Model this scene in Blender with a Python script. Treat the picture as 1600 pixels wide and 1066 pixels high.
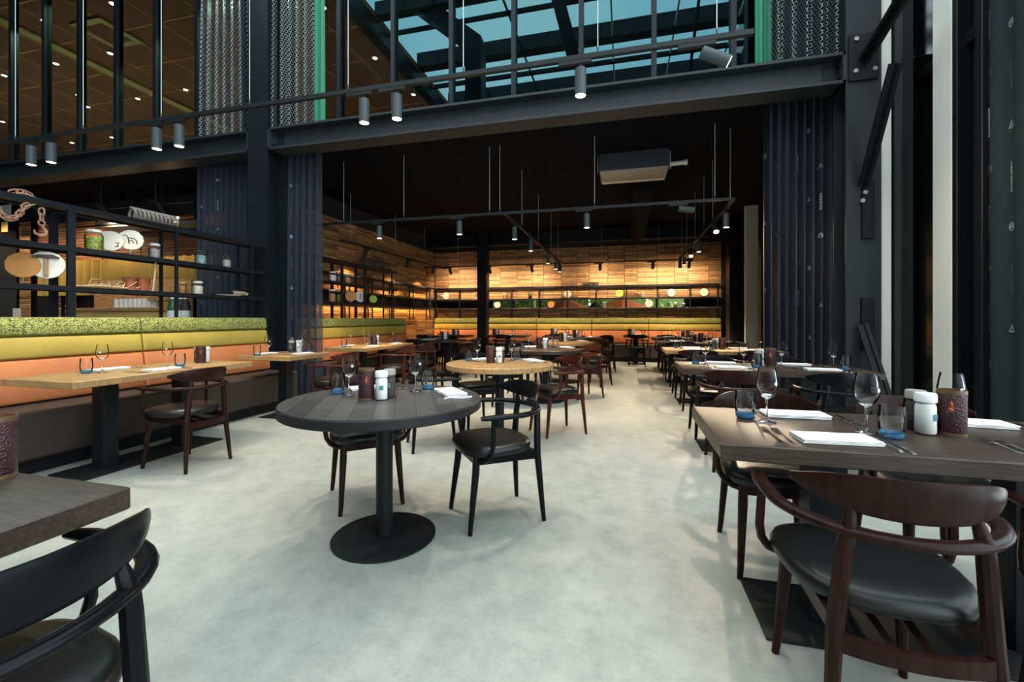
import bpy, math, random
from mathutils import Vector, Matrix
random.seed(7)
PI = math.pi
sc = bpy.context.scene
for o in list(bpy.data.objects): bpy.data.objects.remove(o)
col = sc.collection

# ------------------------------------------------------------------ camera
F = 682.0                      # focal length in pixels of the 1600 px frame
YAW = math.radians(14.4)
EYE = 1.2
cam = bpy.data.cameras.new('camera'); cam_o = bpy.data.objects.new('camera', cam); col.objects.link(cam_o)
cam.sensor_fit = 'HORIZONTAL'; cam.sensor_width = 36; cam.lens = 36*F/1600
cam.shift_y = (498-533)/1600.0
cam.clip_start = 0.02; cam.clip_end = 200
cam_o.location = (0, 0, EYE); cam_o.rotation_euler = (PI/2, 0, YAW)
sc.camera = cam_o

# ------------------------------------------------------------------ world, exposure
sc.view_settings.view_transform = 'Standard'; sc.view_settings.look = 'None'
sc.view_settings.gamma = 1; sc.view_settings.use_curve_mapping = False
sc.view_settings.exposure = 0.45
sc.cycles.max_bounces = 9; sc.cycles.diffuse_bounces = 4; sc.cycles.glossy_bounces = 4
sc.cycles.transmission_bounces = 8; sc.cycles.transparent_max_bounces = 24
sc.cycles.caustics_reflective = False; sc.cycles.caustics_refractive = False
sc.cycles.sample_clamp_indirect = 6
w = bpy.data.worlds.new('sky'); sc.world = w; w.use_nodes = True
wn = w.node_tree.nodes; wl = w.node_tree.links
bg = wn['Background']
wtc = wn.new('ShaderNodeTexCoord'); wno = wn.new('ShaderNodeTexNoise'); wcr = wn.new('ShaderNodeValToRGB')
wno.inputs['Scale'].default_value = 2.2; wno.inputs['Detail'].default_value = 5
wcr.color_ramp.elements[0].position = .38; wcr.color_ramp.elements[0].color = (.52, .74, .86, 1)
wcr.color_ramp.elements[1].position = .62; wcr.color_ramp.elements[1].color = (.95, 1.0, .98, 1)
wl.new(wtc.outputs['Generated'], wno.inputs['Vector']); wl.new(wno.outputs['Fac'], wcr.inputs['Fac'])
wl.new(wcr.outputs['Color'], bg.inputs['Color']); bg.inputs['Strength'].default_value = 3.1

# ------------------------------------------------------------------ projection helpers (picture point -> place in the room)
cy_, sy_ = math.cos(YAW), math.sin(YAW)
def ray(u, v):
    a = (u-800)/F
    return (a*cy_-sy_, cy_+a*sy_, (498-v)/F)
def at_z(u, v, z):
    r = ray(u, v); d = (z-EYE)/r[2]; return Vector((r[0]*d, r[1]*d, z))
def at_Y(u, v, Y):
    r = ray(u, v); d = Y/r[1]; return Vector((r[0]*d, Y, EYE+r[2]*d))
def at_X(u, v, X):
    r = ray(u, v); d = X/r[0]; return Vector((X, r[1]*d, EYE+r[2]*d))

# ------------------------------------------------------------------ materials
MAT = {}
def mat(name, color=(.5,.5,.5), rough=.5, metal=0, noise=None, bump=None, emis=None, spec=None, stretch=None, isl=0, coat=0, dark=None):
    """noise = (scale, amount): mottles the colour; bump = (scale, strength); stretch = grain direction scale; isl = tone change per piece"""
    m = bpy.data.materials.new(name); m.use_nodes = True; MAT[name] = m
    n = m.node_tree.nodes; l = m.node_tree.links; b = n['Principled BSDF']
    b.inputs['Base Color'].default_value = (*color, 1); b.inputs['Roughness'].default_value = rough; b.inputs['Metallic'].default_value = metal
    if spec is not None: b.inputs['Specular IOR Level'].default_value = spec
    if coat: b.inputs['Coat Weight'].default_value = coat; b.inputs['Coat Roughness'].default_value = .15
    vec = None
    if noise or bump:
        tc = n.new('ShaderNodeTexCoord'); mp = n.new('ShaderNodeMapping')
        if stretch: mp.inputs['Scale'].default_value = stretch
        l.new(tc.outputs['Object'], mp.inputs['Vector']); vec = mp.outputs['Vector']
    csock = None
    if noise:
        t = n.new('ShaderNodeTexNoise'); t.inputs['Scale'].default_value = noise[0]; t.inputs['Detail'].default_value = 6
        l.new(vec, t.inputs['Vector'])
        r = n.new('ShaderNodeValToRGB'); a = noise[1]
        dk = dark or tuple(c*(1-a) for c in color)
        r.color_ramp.elements[0].position = .32; r.color_ramp.elements[0].color = (*dk, 1)
        r.color_ramp.elements[1].position = .68; r.color_ramp.elements[1].color = (*[min(1, c*(1+a)) for c in color], 1)
        l.new(t.outputs['Fac'], r.inputs['Fac']); csock = r.outputs['Color']; l.new(csock, b.inputs['Base Color'])
    if isl:
        g = n.new('ShaderNodeNewGeometry'); mr = n.new('ShaderNodeMapRange')
        mr.inputs['To Min'].default_value = 1-isl; mr.inputs['To Max'].default_value = 1+isl
        oi = n.new('ShaderNodeObjectInfo'); ad = n.new('ShaderNodeMath'); ad.operation = 'ADD'; fr = n.new('ShaderNodeMath'); fr.operation = 'FRACT'
        l.new(g.outputs['Random Per Island'], ad.inputs[0]); l.new(oi.outputs['Random'], ad.inputs[1]); l.new(ad.outputs[0], fr.inputs[0])
        l.new(fr.outputs[0], mr.inputs['Value'])
        hs = n.new('ShaderNodeHueSaturation'); l.new(mr.outputs[0], hs.inputs['Value'])
        if csock: l.new(csock, hs.inputs['Color'])
        else: hs.inputs['Color'].default_value = (*color, 1)
        l.new(hs.outputs['Color'], b.inputs['Base Color'])
    if bump:
        t2 = n.new('ShaderNodeTexNoise'); t2.inputs['Scale'].default_value = bump[0]; t2.inputs['Detail'].default_value = 4
        l.new(vec, t2.inputs['Vector']); bp = n.new('ShaderNodeBump'); bp.inputs['Strength'].default_value = bump[1]; bp.inputs['Distance'].default_value = .01
        l.new(t2.outputs['Fac'], bp.inputs['Height']); l.new(bp.outputs['Normal'], b.inputs['Normal'])
    if emis:
        b.inputs['Emission Color'].default_value = (*emis[0], 1); b.inputs['Emission Strength'].default_value = emis[1]
    return m
def thin_glass(name, tint=(1,1,1), edge=.12, refl=1.0):
    m = bpy.data.materials.new(name); m.use_nodes = True; MAT[name] = m
    n = m.node_tree.nodes; l = m.node_tree.links; n.remove(n['Principled BSDF'])
    tr = n.new('ShaderNodeBsdfTransparent'); gl = n.new('ShaderNodeBsdfGlossy'); gl.inputs['Roughness'].default_value = .03
    lw = n.new('ShaderNodeLayerWeight'); lw.inputs['Blend'].default_value = edge
    mp = n.new('ShaderNodeMath'); mp.operation = 'MULTIPLY'; mp.inputs[1].default_value = refl; mp.use_clamp = True
    mx = n.new('ShaderNodeMixShader'); tr.inputs['Color'].default_value = (*tint, 1); gl.inputs['Color'].default_value = (1,1,1,1)
    l.new(lw.outputs['Fresnel'], mp.inputs[0]); l.new(mp.outputs[0], mx.inputs['Fac'])
    l.new(tr.outputs[0], mx.inputs[1]); l.new(gl.outputs[0], mx.inputs[2]); l.new(mx.outputs[0], n['Material Output'].inputs['Surface'])
    return m
def sheer(name, color, alpha, rough=.8, bumpscale=0):
    m = mat(name, color, rough, spec=.2); n = m.node_tree.nodes; l = m.node_tree.links
    b = n['Principled BSDF']
    wv = n.new('ShaderNodeTexWave'); wv.bands_direction = 'Z'; wv.inputs['Scale'].default_value = 28; wv.inputs['Distortion'].default_value = 1.2
    uv = n.new('ShaderNodeTexCoord'); l.new(uv.outputs['Object'], wv.inputs['Vector'])
    mr = n.new('ShaderNodeMapRange'); mr.inputs['To Min'].default_value = alpha-.06; mr.inputs['To Max'].default_value = min(1, alpha+.06)
    l.new(wv.outputs['Fac'], mr.inputs['Value']); l.new(mr.outputs[0], b.inputs['Alpha'])
    return m
mat('concrete', (.355,.362,.330), .45, noise=(.9,.10), bump=(55,.09), spec=.3)
m = MAT['concrete']; n = m.node_tree.nodes; l = m.node_tree.links; b = n['Principled BSDF']   # trowel marks and pores
tc = n.new('ShaderNodeTexCoord'); t = n.new('ShaderNodeTexNoise'); t.inputs['Scale'].default_value = 7; t.inputs['Detail'].default_value = 9; t.inputs['Roughness'].default_value = .72
l.new(tc.outputs['Object'], t.inputs['Vector'])
src = b.inputs['Base Color'].links[0].from_socket; mx = n.new('ShaderNodeMix'); mx.data_type = 'RGBA'; mx.blend_type = 'MULTIPLY'; mx.inputs['Factor'].default_value = 1
t3 = n.new('ShaderNodeTexNoise'); t3.inputs['Scale'].default_value = 85; t3.inputs['Detail'].default_value = 3; l.new(tc.outputs['Object'], t3.inputs['Vector'])
am = n.new('ShaderNodeMath'); am.operation = 'MULTIPLY_ADD'; am.inputs[1].default_value = .28; l.new(t3.outputs['Fac'], am.inputs[0]); sm = n.new('ShaderNodeMath'); sm.operation = 'SUBTRACT'; sm.inputs[1].default_value = .14; l.new(t.outputs['Fac'], sm.inputs[0]); l.new(sm.outputs[0], am.inputs[2])
r = n.new('ShaderNodeValToRGB'); r.color_ramp.elements[0].position = .3; r.color_ramp.elements[0].color = (.74,.77,.77,1); r.color_ramp.elements[1].position = .62; r.color_ramp.elements[1].color = (1.07,1.06,1.03,1)
l.new(am.outputs[0], r.inputs['Fac']); l.new(src, mx.inputs['A']); l.new(r.outputs['Color'], mx.inputs['B']); l.new(mx.outputs['Result'], b.inputs['Base Color'])
mat('black_ceiling', (.0030,.0038,.0062), .95, noise=(40,.5), bump=(60,.8), spec=.1)
mat('dark_wall', (.012,.013,.018), .7)
mat('atrium_wall', (.35,.36,.36), .8)
mat('steel', (.010,.013,.017), .42, noise=(3,.15), spec=.2)
mat('steel_grey', (.024,.030,.034), .5, noise=(2,.12), spec=.3)
mat('steel_black', (.005,.006,.008), .45, spec=.3)
mat('bolt', (.45,.45,.43), .35, metal=.8)
mat('white_post', (.86,.86,.80), .5)
mat('dark_glass', (.006,.010,.011), .12, spec=.35)
mat('clad_wood', (.42,.235,.10), .55, noise=(7,.55), stretch=(1,6,14), isl=.5, bump=(30,.25))
mat('clad_dark', (.26,.105,.045), .55, noise=(6,.40), stretch=(1,6,14), isl=.3)
mat('oak', (.34,.20,.082), .5, noise=(5,.30), stretch=(14,2,3), bump=(30,.08))
mat('oak_y', (.34,.20,.082), .5, noise=(5,.30), stretch=(2,14,3), bump=(30,.08))
mat('oak_edge', (.50,.33,.15), .5, noise=(8,.25), stretch=(2,2,9))
mat('dark_oak', (.043,.027,.020), .38, spec=.36, noise=(5,.42), stretch=(2,26,26), bump=(40,.10))
mat('dark_plank', (.042,.040,.040), .42, noise=(6,.4), stretch=(2,12,3), isl=.42)
mat('table_rim', (.014,.013,.014), .5, noise=(8,.3), spec=.25); mat('table_steel', (.007,.009,.011), .45, spec=.2)
mat('base_steel', (.006,.007,.008), .6, noise=(60,.3), spec=.3)
mat('black_wood', (.004,.0045,.006), .28, spec=.14)
mat('brown_wood', (.020,.0075,.0055), .30, noise=(4,.35), stretch=(12,12,2), spec=.12)
mat('red_wood', (.055,.013,.008), .30, noise=(4,.35), stretch=(12,12,2), spec=.17)
mat('seat_leather', (.008,.008,.008), .36, bump=(140,.06), spec=.36)
mat('bench_brown', (.038,.027,.023), .5, bump=(120,.08), noise=(3,.15))
mat('bench_orange', (.60,.20,.072), .6, noise=(2.5,.1), bump=(90,.05))
mat('bench_yellow', (.46,.335,.062), .6, noise=(2.5,.1), bump=(90,.05))
mat('bench_green', (.30,.31,.045), .75)
m = MAT['bench_green']; n = m.node_tree.nodes; l = m.node_tree.links; b = n['Principled BSDF']     # woven flecks
tc = n.new('ShaderNodeTexCoord'); t = n.new('ShaderNodeTexVoronoi'); t.inputs['Scale'].default_value = 120
l.new(tc.outputs['Object'], t.inputs['Vector']); r = n.new('ShaderNodeValToRGB'); r.color_ramp.interpolation = 'CONSTANT'
r.color_ramp.elements[0].color = (.06,.075,.02,1); e = r.color_ramp.elements.new(.28); e.color = (.22,.24,.045,1); e = r.color_ramp.elements.new(.62); e.color = (.40,.41,.12,1)
r.color_ramp.elements[-1].position = .95; r.color_ramp.elements[-1].color = (.60,.58,.22,1)
sp = n.new('ShaderNodeSeparateColor'); l.new(t.outputs['Color'], sp.inputs[0]); l.new(sp.outputs[0], r.inputs['Fac']); l.new(r.outputs['Color'], b.inputs['Base Color'])
mat('napkin', (.80,.80,.79), .8, bump=(60,.05))
mat('steel_cutlery', (.55,.55,.56), .22, metal=1)
thin_glass('clear_glass', (.995,.998,.998), .13, 1.0)
thin_glass('tumbler_glass', (.985,.99,.995), .19, 1.0)
thin_glass('window_glass', (.20,.31,.335), .06, .35)
thin_glass('slot_glass', (.92,.95,.94), .06, .8)
def solid_glass(name, color, tw=1):
    m = mat(name, color, .02); b = m.node_tree.nodes['Principled BSDF']; b.inputs['Transmission Weight'].default_value = tw; b.inputs['IOR'].default_value = 1.46
solid_glass('blue_glass', (.16,.56,1.0), .66); solid_glass('lens_glass', (1,1,1))
mat('white_print', (.55,.57,.57), .6)
mat('curtain_print', (.50,.56,.62), .6)
mat('faint_print', (.085,.105,.12), .7)
mat('lens', (1,.85,.6), .3, emis=((1,.78,.48), 9))
mat('spot_grey', (.050,.066,.072), .45, spec=.3)
mat('spot_dark', (.012,.016,.018), .45, spec=.25)
mat('cable', (.55,.57,.58), .4)
mat('led', (1,.6,.2), .4, emis=((1,.50,.13), 55)); mat('flame', (1,.3,.1), .3, emis=((1,.22,.05), 14))
mat('wax', (.7,.6,.5), .5)
mat('salt', (.93,.92,.90), .8)
mat('pepper', (.06,.05,.045), .8, noise=(160,.9))
mat('lid_white', (.75,.77,.76), .4)
mat('lid_label', (.08,.25,.30), .5)
mat('candle_rim', (.10,.055,.02), .4)
mat('ac_grey', (.30,.28,.24), .5); mat('ac_dark', (.020,.026,.034), .5); mat('pipe_white', (.75,.72,.64), .5)
mat('rust', (.33,.17,.10), .8, noise=(25,.3)); mat('spring_steel', (.22,.18,.15), .55, noise=(12,.3))
mat('spring_dark', (.05,.035,.025), .6)
mat('slice_white', (.78,.74,.64), .7, noise=(9,.12)); mat('slice_edge', (.45,.30,.16), .8); mat('slice_orange', (.55,.24,.06), .6, noise=(6,.2)); mat('slice_green', (.35,.62,.10), .6)
mat('ink', (.02,.02,.02), .6); mat('copper', (.30,.085,.035), .45, noise=(12,.4)); mat('straw', (.55,.42,.25), .8)
mat('jar_green', (.30,.36,.05), .6, noise=(60,.75)); mat('jar_grey', (.42,.40,.37), .6, noise=(70,.6)); mat('jar_teal', (.25,.42,.38), .6, noise=(60,.6)); mat('jar_orange', (.55,.25,.08), .6, noise=(50,.6))
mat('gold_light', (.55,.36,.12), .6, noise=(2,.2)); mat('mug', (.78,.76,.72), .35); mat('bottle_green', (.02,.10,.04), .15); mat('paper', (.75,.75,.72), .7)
mat('shelf_wood', (.10,.055,.035), .6, noise=(4,.3))
mat('tile', (.26,.075,.038), .8); mat('tile_bar', (.85,.30,.13), .6); mat('orange_metal', (.6,.36,.15), .5); mat('upper_carpet', (.30,.25,.20), .9)
mat('downlight', (1,.9,.7), .3, emis=((1,.80,.52), 60))
mat('green_fabric', (.02,.22,.12), .6)
mat('hedge', (.42,.55,.14), .7, isl=.6); mat('ground', (.3,.3,.26), .9); mat('parasol_orange', (.95,.22,.06), .7); mat('parasol_dark', (.05,.05,.05), .7); mat('wood_pole', (.35,.22,.1), .6)
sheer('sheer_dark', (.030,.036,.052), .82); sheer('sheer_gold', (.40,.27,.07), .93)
sheer('sheer_far', (.022,.034,.037), .9)
# red bubble glass of the candle holders
m = mat('candle_glass', (.055,.014,.020), .35, spec=.6); n = m.node_tree.nodes; l = m.node_tree.links; b = n['Principled BSDF']
tc = n.new('ShaderNodeTexCoord'); t = n.new('ShaderNodeTexVoronoi'); t.inputs['Scale'].default_value = 170
l.new(tc.outputs['Object'], t.inputs['Vector']); mr = n.new('ShaderNodeMapRange'); mr.inputs['From Max'].default_value = .7; mr.inputs['To Min'].default_value = .62; mr.inputs['To Max'].default_value = .97
l.new(t.outputs['Distance'], mr.inputs['Value']); l.new(mr.outputs[0], b.inputs['Alpha'])
bp = n.new('ShaderNodeBump'); bp.inputs['Strength'].default_value = .8; bp.inputs['Distance'].default_value = .004; l.new(t.outputs['Distance'], bp.inputs['Height']); l.new(bp.outputs['Normal'], b.inputs['Normal'])
# hexagonal wire mesh of the upper curtains
def hexmesh(name, color, cell):
    m = mat(name, color, .35, metal=.6); n = m.node_tree.nodes; l = m.node_tree.links; b = n['Principled BSDF']
    def M(op, a, b_=None, c=None):
        x = n.new('ShaderNodeMath'); x.operation = op
        for i, q in enumerate((a, b_, c)):
            if q is None: continue
            if isinstance(q, (int, float)): x.inputs[i].default_value = q
            else: l.new(q, x.inputs[i])
        return x.outputs[0]
    uv = n.new('ShaderNodeUVMap'); s = n.new('ShaderNodeSeparateXYZ'); l.new(uv.outputs['UV'], s.inputs[0])
    px = M('DIVIDE', s.outputs['X'], cell); py = M('DIVIDE', s.outputs['Y'], cell)
    def cellpos(ox, oy):
        return (M('SUBTRACT', M('FLOORED_MODULO', M('SUBTRACT', px, ox), 1.0), .5), M('SUBTRACT', M('FLOORED_MODULO', M('SUBTRACT', py, oy), 1.732), .866))
    def hexd(g):
        ax = M('ABSOLUTE', g[0]); ay = M('ABSOLUTE', g[1])
        return M('MAXIMUM', ax, M('ADD', M('MULTIPLY', ax, .5), M('MULTIPLY', ay, .866)))
    d = M('MINIMUM', hexd(cellpos(0, 0)), hexd(cellpos(.5, .866)))
    al = M('GREATER_THAN', d, .39); l.new(al, b.inputs['Alpha'])
    return m
hexmesh('wire_mesh', (.15,.165,.165), .042)

# ------------------------------------------------------------------ mesh builder
class MB:
    def __init__(s): s.v = []; s.f = []; s.uv = None
    def add(s, vs, fs):
        k = len(s.v); s.v += [tuple(x) for x in vs]; s.f += [tuple(i+k for i in f) for f in fs]; return s
    def box(s, x0, x1, y0, y1, z0, z1):
        return s.add([(x0,y0,z0),(x1,y0,z0),(x1,y1,z0),(x0,y1,z0),(x0,y0,z1),(x1,y0,z1),(x1,y1,z1),(x0,y1,z1)],
                     [(3,2,1,0),(4,5,6,7),(0,1,5,4),(1,2,6,5),(2,3,7,6),(3,0,4,7)])
    def cbox(s, x0, x1, y0, y1, z0, z1, b=.004):      # box with bevelled edges
        rings = []
        for z, i in ((z0, b), (z0+b, 0), (z1-b, 0), (z1, b)):
            c = b if i == 0 else b*1.4
            a = [(x0+i+c, y0+i), (x1-i-c, y0+i), (x1-i, y0+i+c), (x1-i, y1-i-c), (x1-i-c, y1-i), (x0+i+c, y1-i), (x0+i, y1-i-c), (x0+i, y0+i+c)]
            rings.append([(p[0], p[1], z) for p in a])
        return s.loft(rings)
    def bar(s, p, q, w, h, up=(0,0,1)):               # rectangular bar between two points
        p, q = Vector(p), Vector(q); t = (q-p).normalized(); u = Vector(up)
        if abs(t.dot(u)) > .98: u = Vector((0,1,0))
        a = t.cross(u).normalized(); b = a.cross(t).normalized()
        vs = [c+a*i*w/2+b*j*h/2 for c in (p, q) for i, j in ((-1,-1),(1,-1),(1,1),(-1,1))]
        return s.add(vs, [(3,2,1,0),(4,5,6,7),(0,1,5,4),(1,2,6,5),(2,3,7,6),(3,0,4,7)])
    def loft(s, rings, cap=True, closed=True):
        n = len(rings[0]); vs = [p for r in rings for p in r]; fs = []
        for i in range(len(rings)-1):
            for j in range(n if closed else n-1):
                k = (j+1) % n; fs.append((i*n+j, i*n+k, (i+1)*n+k, (i+1)*n+j))
        if cap and closed: fs.append(tuple(range(n-1, -1, -1))); fs.append(tuple((len(rings)-1)*n+j for j in range(n)))
        return s.add(vs, fs)
    def tube(s, path, rad, n=8, up=None, cap=True):
        P = [Vector(p) for p in path]; R = []
        ref = None
        for i, p in enumerate(P):
            t = (P[min(i+1, len(P)-1)]-P[max(i-1, 0)]).normalized()
            if up is not None: a = t.cross(Vector(up)).normalized()
            else:
                if ref is None: ref = Vector((1,0,0)) if abs(t.x) < .9 else Vector((0,1,0))
                a = (ref-t*ref.dot(t)).normalized(); ref = a
            b = a.cross(t) if up is not None else t.cross(a)
            r = rad[i] if isinstance(rad, list) else rad
            ra, rb = r if isinstance(r, tuple) else (r, r)
            R.append([p+a*math.cos(2*PI*k/n)*ra+b*math.sin(2*PI*k/n)*rb for k in range(n)])
        return s.loft(R, cap)
    def lathe(s, prof, n=16, c=(0,0,0), cap=True):
        return s.loft([[(c[0]+r*math.cos(2*PI*k/n), c[1]+r*math.sin(2*PI*k/n), c[2]+z) for k in range(n)] for r, z in prof], cap)
    def prism(s, poly, z0, z1):
        return s.loft([[(x, y, z0) for x, y in poly], [(x, y, z1) for x, y in poly]])
    def build(s, name, m, parent=None, loc=(0,0,0), rz=0, ang=35):
        me = bpy.data.meshes.new(name); me.from_pydata(s.v, [], s.f); me.materials.append(MAT[m] if isinstance(m, str) else m)
        me.polygons.foreach_set('use_smooth', [True]*len(me.polygons)); me.update(); me.set_sharp_from_angle(angle=math.radians(ang))
        if s.uv:
            L = me.uv_layers.new(name='UVMap')
            for lp in me.loops: L.data[lp.index].uv = s.uv[lp.vertex_index]
        o = bpy.data.objects.new(name, me); col.objects.link(o); o.location = loc; o.rotation_euler = (0,0,rz)
        if parent: o.parent = parent
        return o
def tag(o, label=None, cat=None, group=None, kind=None):
    if label: o['label'] = label
    if cat: o['category'] = cat
    if group: o['group'] = group
    if kind: o['kind'] = kind
    return o
def thing(name, label, cat, loc=(0,0,0), rz=0, group=None):
    o = bpy.data.objects.new(name, None); o.empty_display_size = .1; col.objects.link(o); o.location = loc; o.rotation_euler = (0,0,rz)
    return tag(o, label, cat, group)
def struct(mb, name, m, parent=None, label=None, ang=35):
    o = mb.build(name, m, parent, ang=ang)
    if not parent: tag(o, label, kind='structure')
    return o
def copy_tree(o, parent=None):
    c = o.copy(); col.objects.link(c); c.parent = parent
    for ch in list(o.children): copy_tree(ch, c)
    return c
PROTO = {}
def place(key, maker, loc, rz, label, cat, group):
    """first use builds the thing, later uses copy it and each of its parts"""
    if key not in PROTO:
        o = maker(); PROTO[key] = o
    else: o = copy_tree(PROTO[key])
    o.location = loc; o.rotation_euler = (0,0,rz)
    return tag(o, label, cat, group)

# text and emblem meshes
def text_mesh(body, size):
    cu = bpy.data.curves.new('lettering', 'FONT'); cu.body = body; cu.size = size; cu.resolution_u = 2; cu.align_x = 'CENTER'; cu.align_y = 'CENTER'
    o = bpy.data.objects.new('lettering', cu); col.objects.link(o); bpy.context.view_layer.update()
    me = bpy.data.meshes.new_from_object(o.evaluated_get(bpy.context.evaluated_depsgraph_get()))
    v = [tuple(x.co[:2]) for x in me.vertices]; f = [tuple(p.vertices) for p in me.polygons]
    bpy.data.objects.remove(o); bpy.data.curves.remove(cu); bpy.data.meshes.remove(me)
    return v, f
def ring2d(r0, r1, n=20, sx=1):
    v = []; f = []
    for k in range(n): a = 2*PI*k/n; v += [(r0*math.cos(a), r0*math.sin(a)), (r1*math.cos(a), r1*math.sin(a))]
    for k in range(n): a, b = 2*k, 2*((k+1) % n); f.append((a, a+1, b+1, b))
    return v, f
def join2d(*parts):
    V, Fs = [], []
    for v, f in parts: k = len(V); V += v; Fs += [tuple(i+k for i in q) for q in f]
    return V, Fs
W_T = text_mesh('W', 1.05); S_T = text_mesh('S', .62)
EMB_W = join2d(ring2d(.50, .60), W_T)
def tri2d():
    o = [(0,.62),(-.62,-.45),(.62,-.45)]; i = [(0,.46),(-.48,-.37),(.48,-.37)]
    return o+i, [(0,1,4,3),(1,2,5,4),(2,0,3,5)]
EMB_S = join2d(tri2d(), ([(x, y-.12) for x, y in S_T[0]], S_T[1]))
WORD = text_mesh('WERKSPOOR', .17)
# ================================================================== STRUCTURE
YB = 5.2                        # front edge of the steel beam
CEIL = 3.75
XW = -6.0; YW = 13.2            # back-left wall, back wall
struct(MB().box(-16, 3.2, -6, 13.6, -.1, 0), 'floor', 'concrete', label='pale grey polished concrete floor')
c_ = struct(MB().box(-16, 3.2, 5.46, 13.6, CEIL, 3.93), 'ceiling', 'black_ceiling', label='black sprayed acoustic ceiling of the back room')
struct(MB().box(-16.2, -16, -6, 5.5, -.1, 9).box(-16.2, -16, 5.5, 14.2, -.1, 3.93), 'wall_left', 'dark_wall')
struct(MB().box(-16, 3.2, -6.2, -6, -.1, 9), 'wall_front', 'atrium_wall')
# atrium roof: steel grid over the open (skylit) front hall, unseen deck added at far left to shade the bar
struct(MB().box(-16, -7.2, -6, 5.6, 8.0, 8.2), 'bar_shade_deck', 'dark_wall')
rf = MB()
for x in (-7.1, -4.6, -2.1, .4, 2.9): rf.box(x-.06, x+.06, -6, 5.6, 7.8, 8.0)
for y in (-5.9, -3.1, -.3, 2.5, 5.4): rf.box(-7.1, 3.0, y-.06, y+.06, 7.82, 7.98)
struct(rf, 'roof_grid', 'steel')
# back wall: dark carcass with a glazed slot in place of a mirror strip, wooden panels in front
SL0, SL1 = 1.53, 1.80           # slot heights
SX0, SX1 = -5.9, 2.6
bw = MB(); bw.box(-6.2, 3.2, YW, YW+.12, -.1, SL0); bw.box(-6.2, 3.2, YW, YW+.12, SL1, 3.8)
bw.box(-6.2, SX0, YW, YW+.12, SL0, SL1); bw.box(SX1, 3.2, YW, YW+.12, SL0, SL1)
wall_back = struct(bw, 'wall_back', 'dark_wall', label='back wall clad in strip wood panels with a long glazed slot')
def panel_mesh(wd, ht, seed, depth=.03):
    rnd = random.Random(seed); mb = MB(); n = 8; h = ht/n
    for i in range(n):
        p = rnd.uniform(.010, depth); mb.box(.005, wd-.009, -p, 0, i*h+.006, (i+1)*h-.006)
    return mb
WP = {}
def panels(parent, x0, x1, y, z0, z1, along='x', wset=(.47, .36, .55), hts=.36, material='clad_wood'):
    """strip panels side by side on a wall (along x facing -y, or along y facing +x)"""
    rows = max(1, round((z1-z0)/hts)); h = (z1-z0)/rows; rnd = random.Random(int(x0*100+z0*10)); a = x0; k = 0
    while a < x1-.05:
        wd = min(wset[k % len(wset)], x1-a); k += 1
        if x1-a-wd < .12: wd = x1-a
        for r_ in range(rows):
            key = (round(wd, 2), round(h, 2), rnd.randrange(3), material)
            if key not in WP:
                o = panel_mesh(wd, h, len(WP)).build('panel', material, parent); WP[key] = o
            else:
                o = WP[key].copy(); col.objects.link(o); o.parent = parent
            if along == 'x': o.location = (a, y, z0+r_*h); o.rotation_euler = (0,0,0)
            else: o.location = (y, a, z0+r_*h); o.rotation_euler = (0,0,PI/2)
        a += wd
panels(wall_back, -5.98, 2.62, YW, 1.80, 3.34, hts=.385)
panels(wall_back, -5.98, 2.62, YW, 1.14, 1.53, hts=.39)
wp = struct(MB().box(SX0, SX1, YW+.05, YW+.058, SL0, SL1), 'mirror_stand_in', 'slot_glass', label='long low glazed slot standing in for a mirror strip')  # clear pane in place of a mirror strip
mu = MB()
mul_x = [SX0+.0+.85*i for i in range(11)]
for x in mul_x[1:]: MB().box(x-.02, x+.02, YW+.03, YW+.09, SL0, SL1).build('mullion', 'steel_black', wp)
# dark louvres: opaque parts of the slot, left end and far right end
MB().box(-5.9, -4.05, YW+.07, YW+.10, SL0, SL1).build('blind', 'dark_glass', wp)
MB().box(1.65, 2.6, YW+.07, YW+.10, SL0, SL1).build('blind', 'dark_glass', wp)
# left return wall at the back
bl = MB(); bl.box(XW-.12, XW, 7.0, YW, -.1, SL0); bl.box(XW-.12, XW, 7.0, YW, SL1, 3.8); bl.box(XW-.12, XW-.06, 7.0, YW, SL0, SL1)
wall_bl = struct(bl, 'wall_back_left', 'dark_wall', label='left return wall of the back room clad in lit wood panels')
panels(wall_bl, 7.1, YW-.05, XW, 1.80, 3.34, along='y', wset=(.6, .5, .7), hts=.385)
panels(wall_bl, 7.1, YW-.05, XW, .06, 1.53, along='y', wset=(.6, .5, .7), hts=.37)
# right facade: dark cladding, white posts, dark glass
fr = MB(); fr.box(2.95, 3.1, 3.0, 13.4, -.1, 9)
wall_right = struct(fr, 'wall_right', 'dark_glass', label='dark glazed facade on the right')
def fpost(y0, y1, name, m, x0=2.80, x1=2.95, z1=8.0): return MB().cbox(x0, x1, y0, y1, 0, z1, .006).build(name, m, wall_right)
fpost(5.56, 5.76, 'mullion', 'steel_black'); fpost(5.80, 6.10, 'white_post', 'white_post', 2.74, 2.9)
fpost(4.77, 4.90, 'white_post', 'white_post', 2.84, 2.95); fpost(4.905, 5.05, 'white_post', 'white_post', 2.86, 2.95)
fpost(4.70, 4.76, 'mullion', 'steel_black', 2.84, 2.95); fpost(5.06, 5.10, 'mullion', 'steel_black', 2.9, 2.95); fpost(4.36, 4.44, 'mullion', 'steel_black')
MB().cbox(2.90, 2.95, 4.3, 5.6, 3.6, 3.72, .004).build('transom', 'steel_black', wall_right)
fb = MB()
fpost(8.1, 8.5, 'facade_column', 'steel_black', 2.5, 2.95, 3.7); fpost(11.9, 12.3, 'facade_column', 'steel_black', 2.55, 2.95, 3.7)
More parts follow.
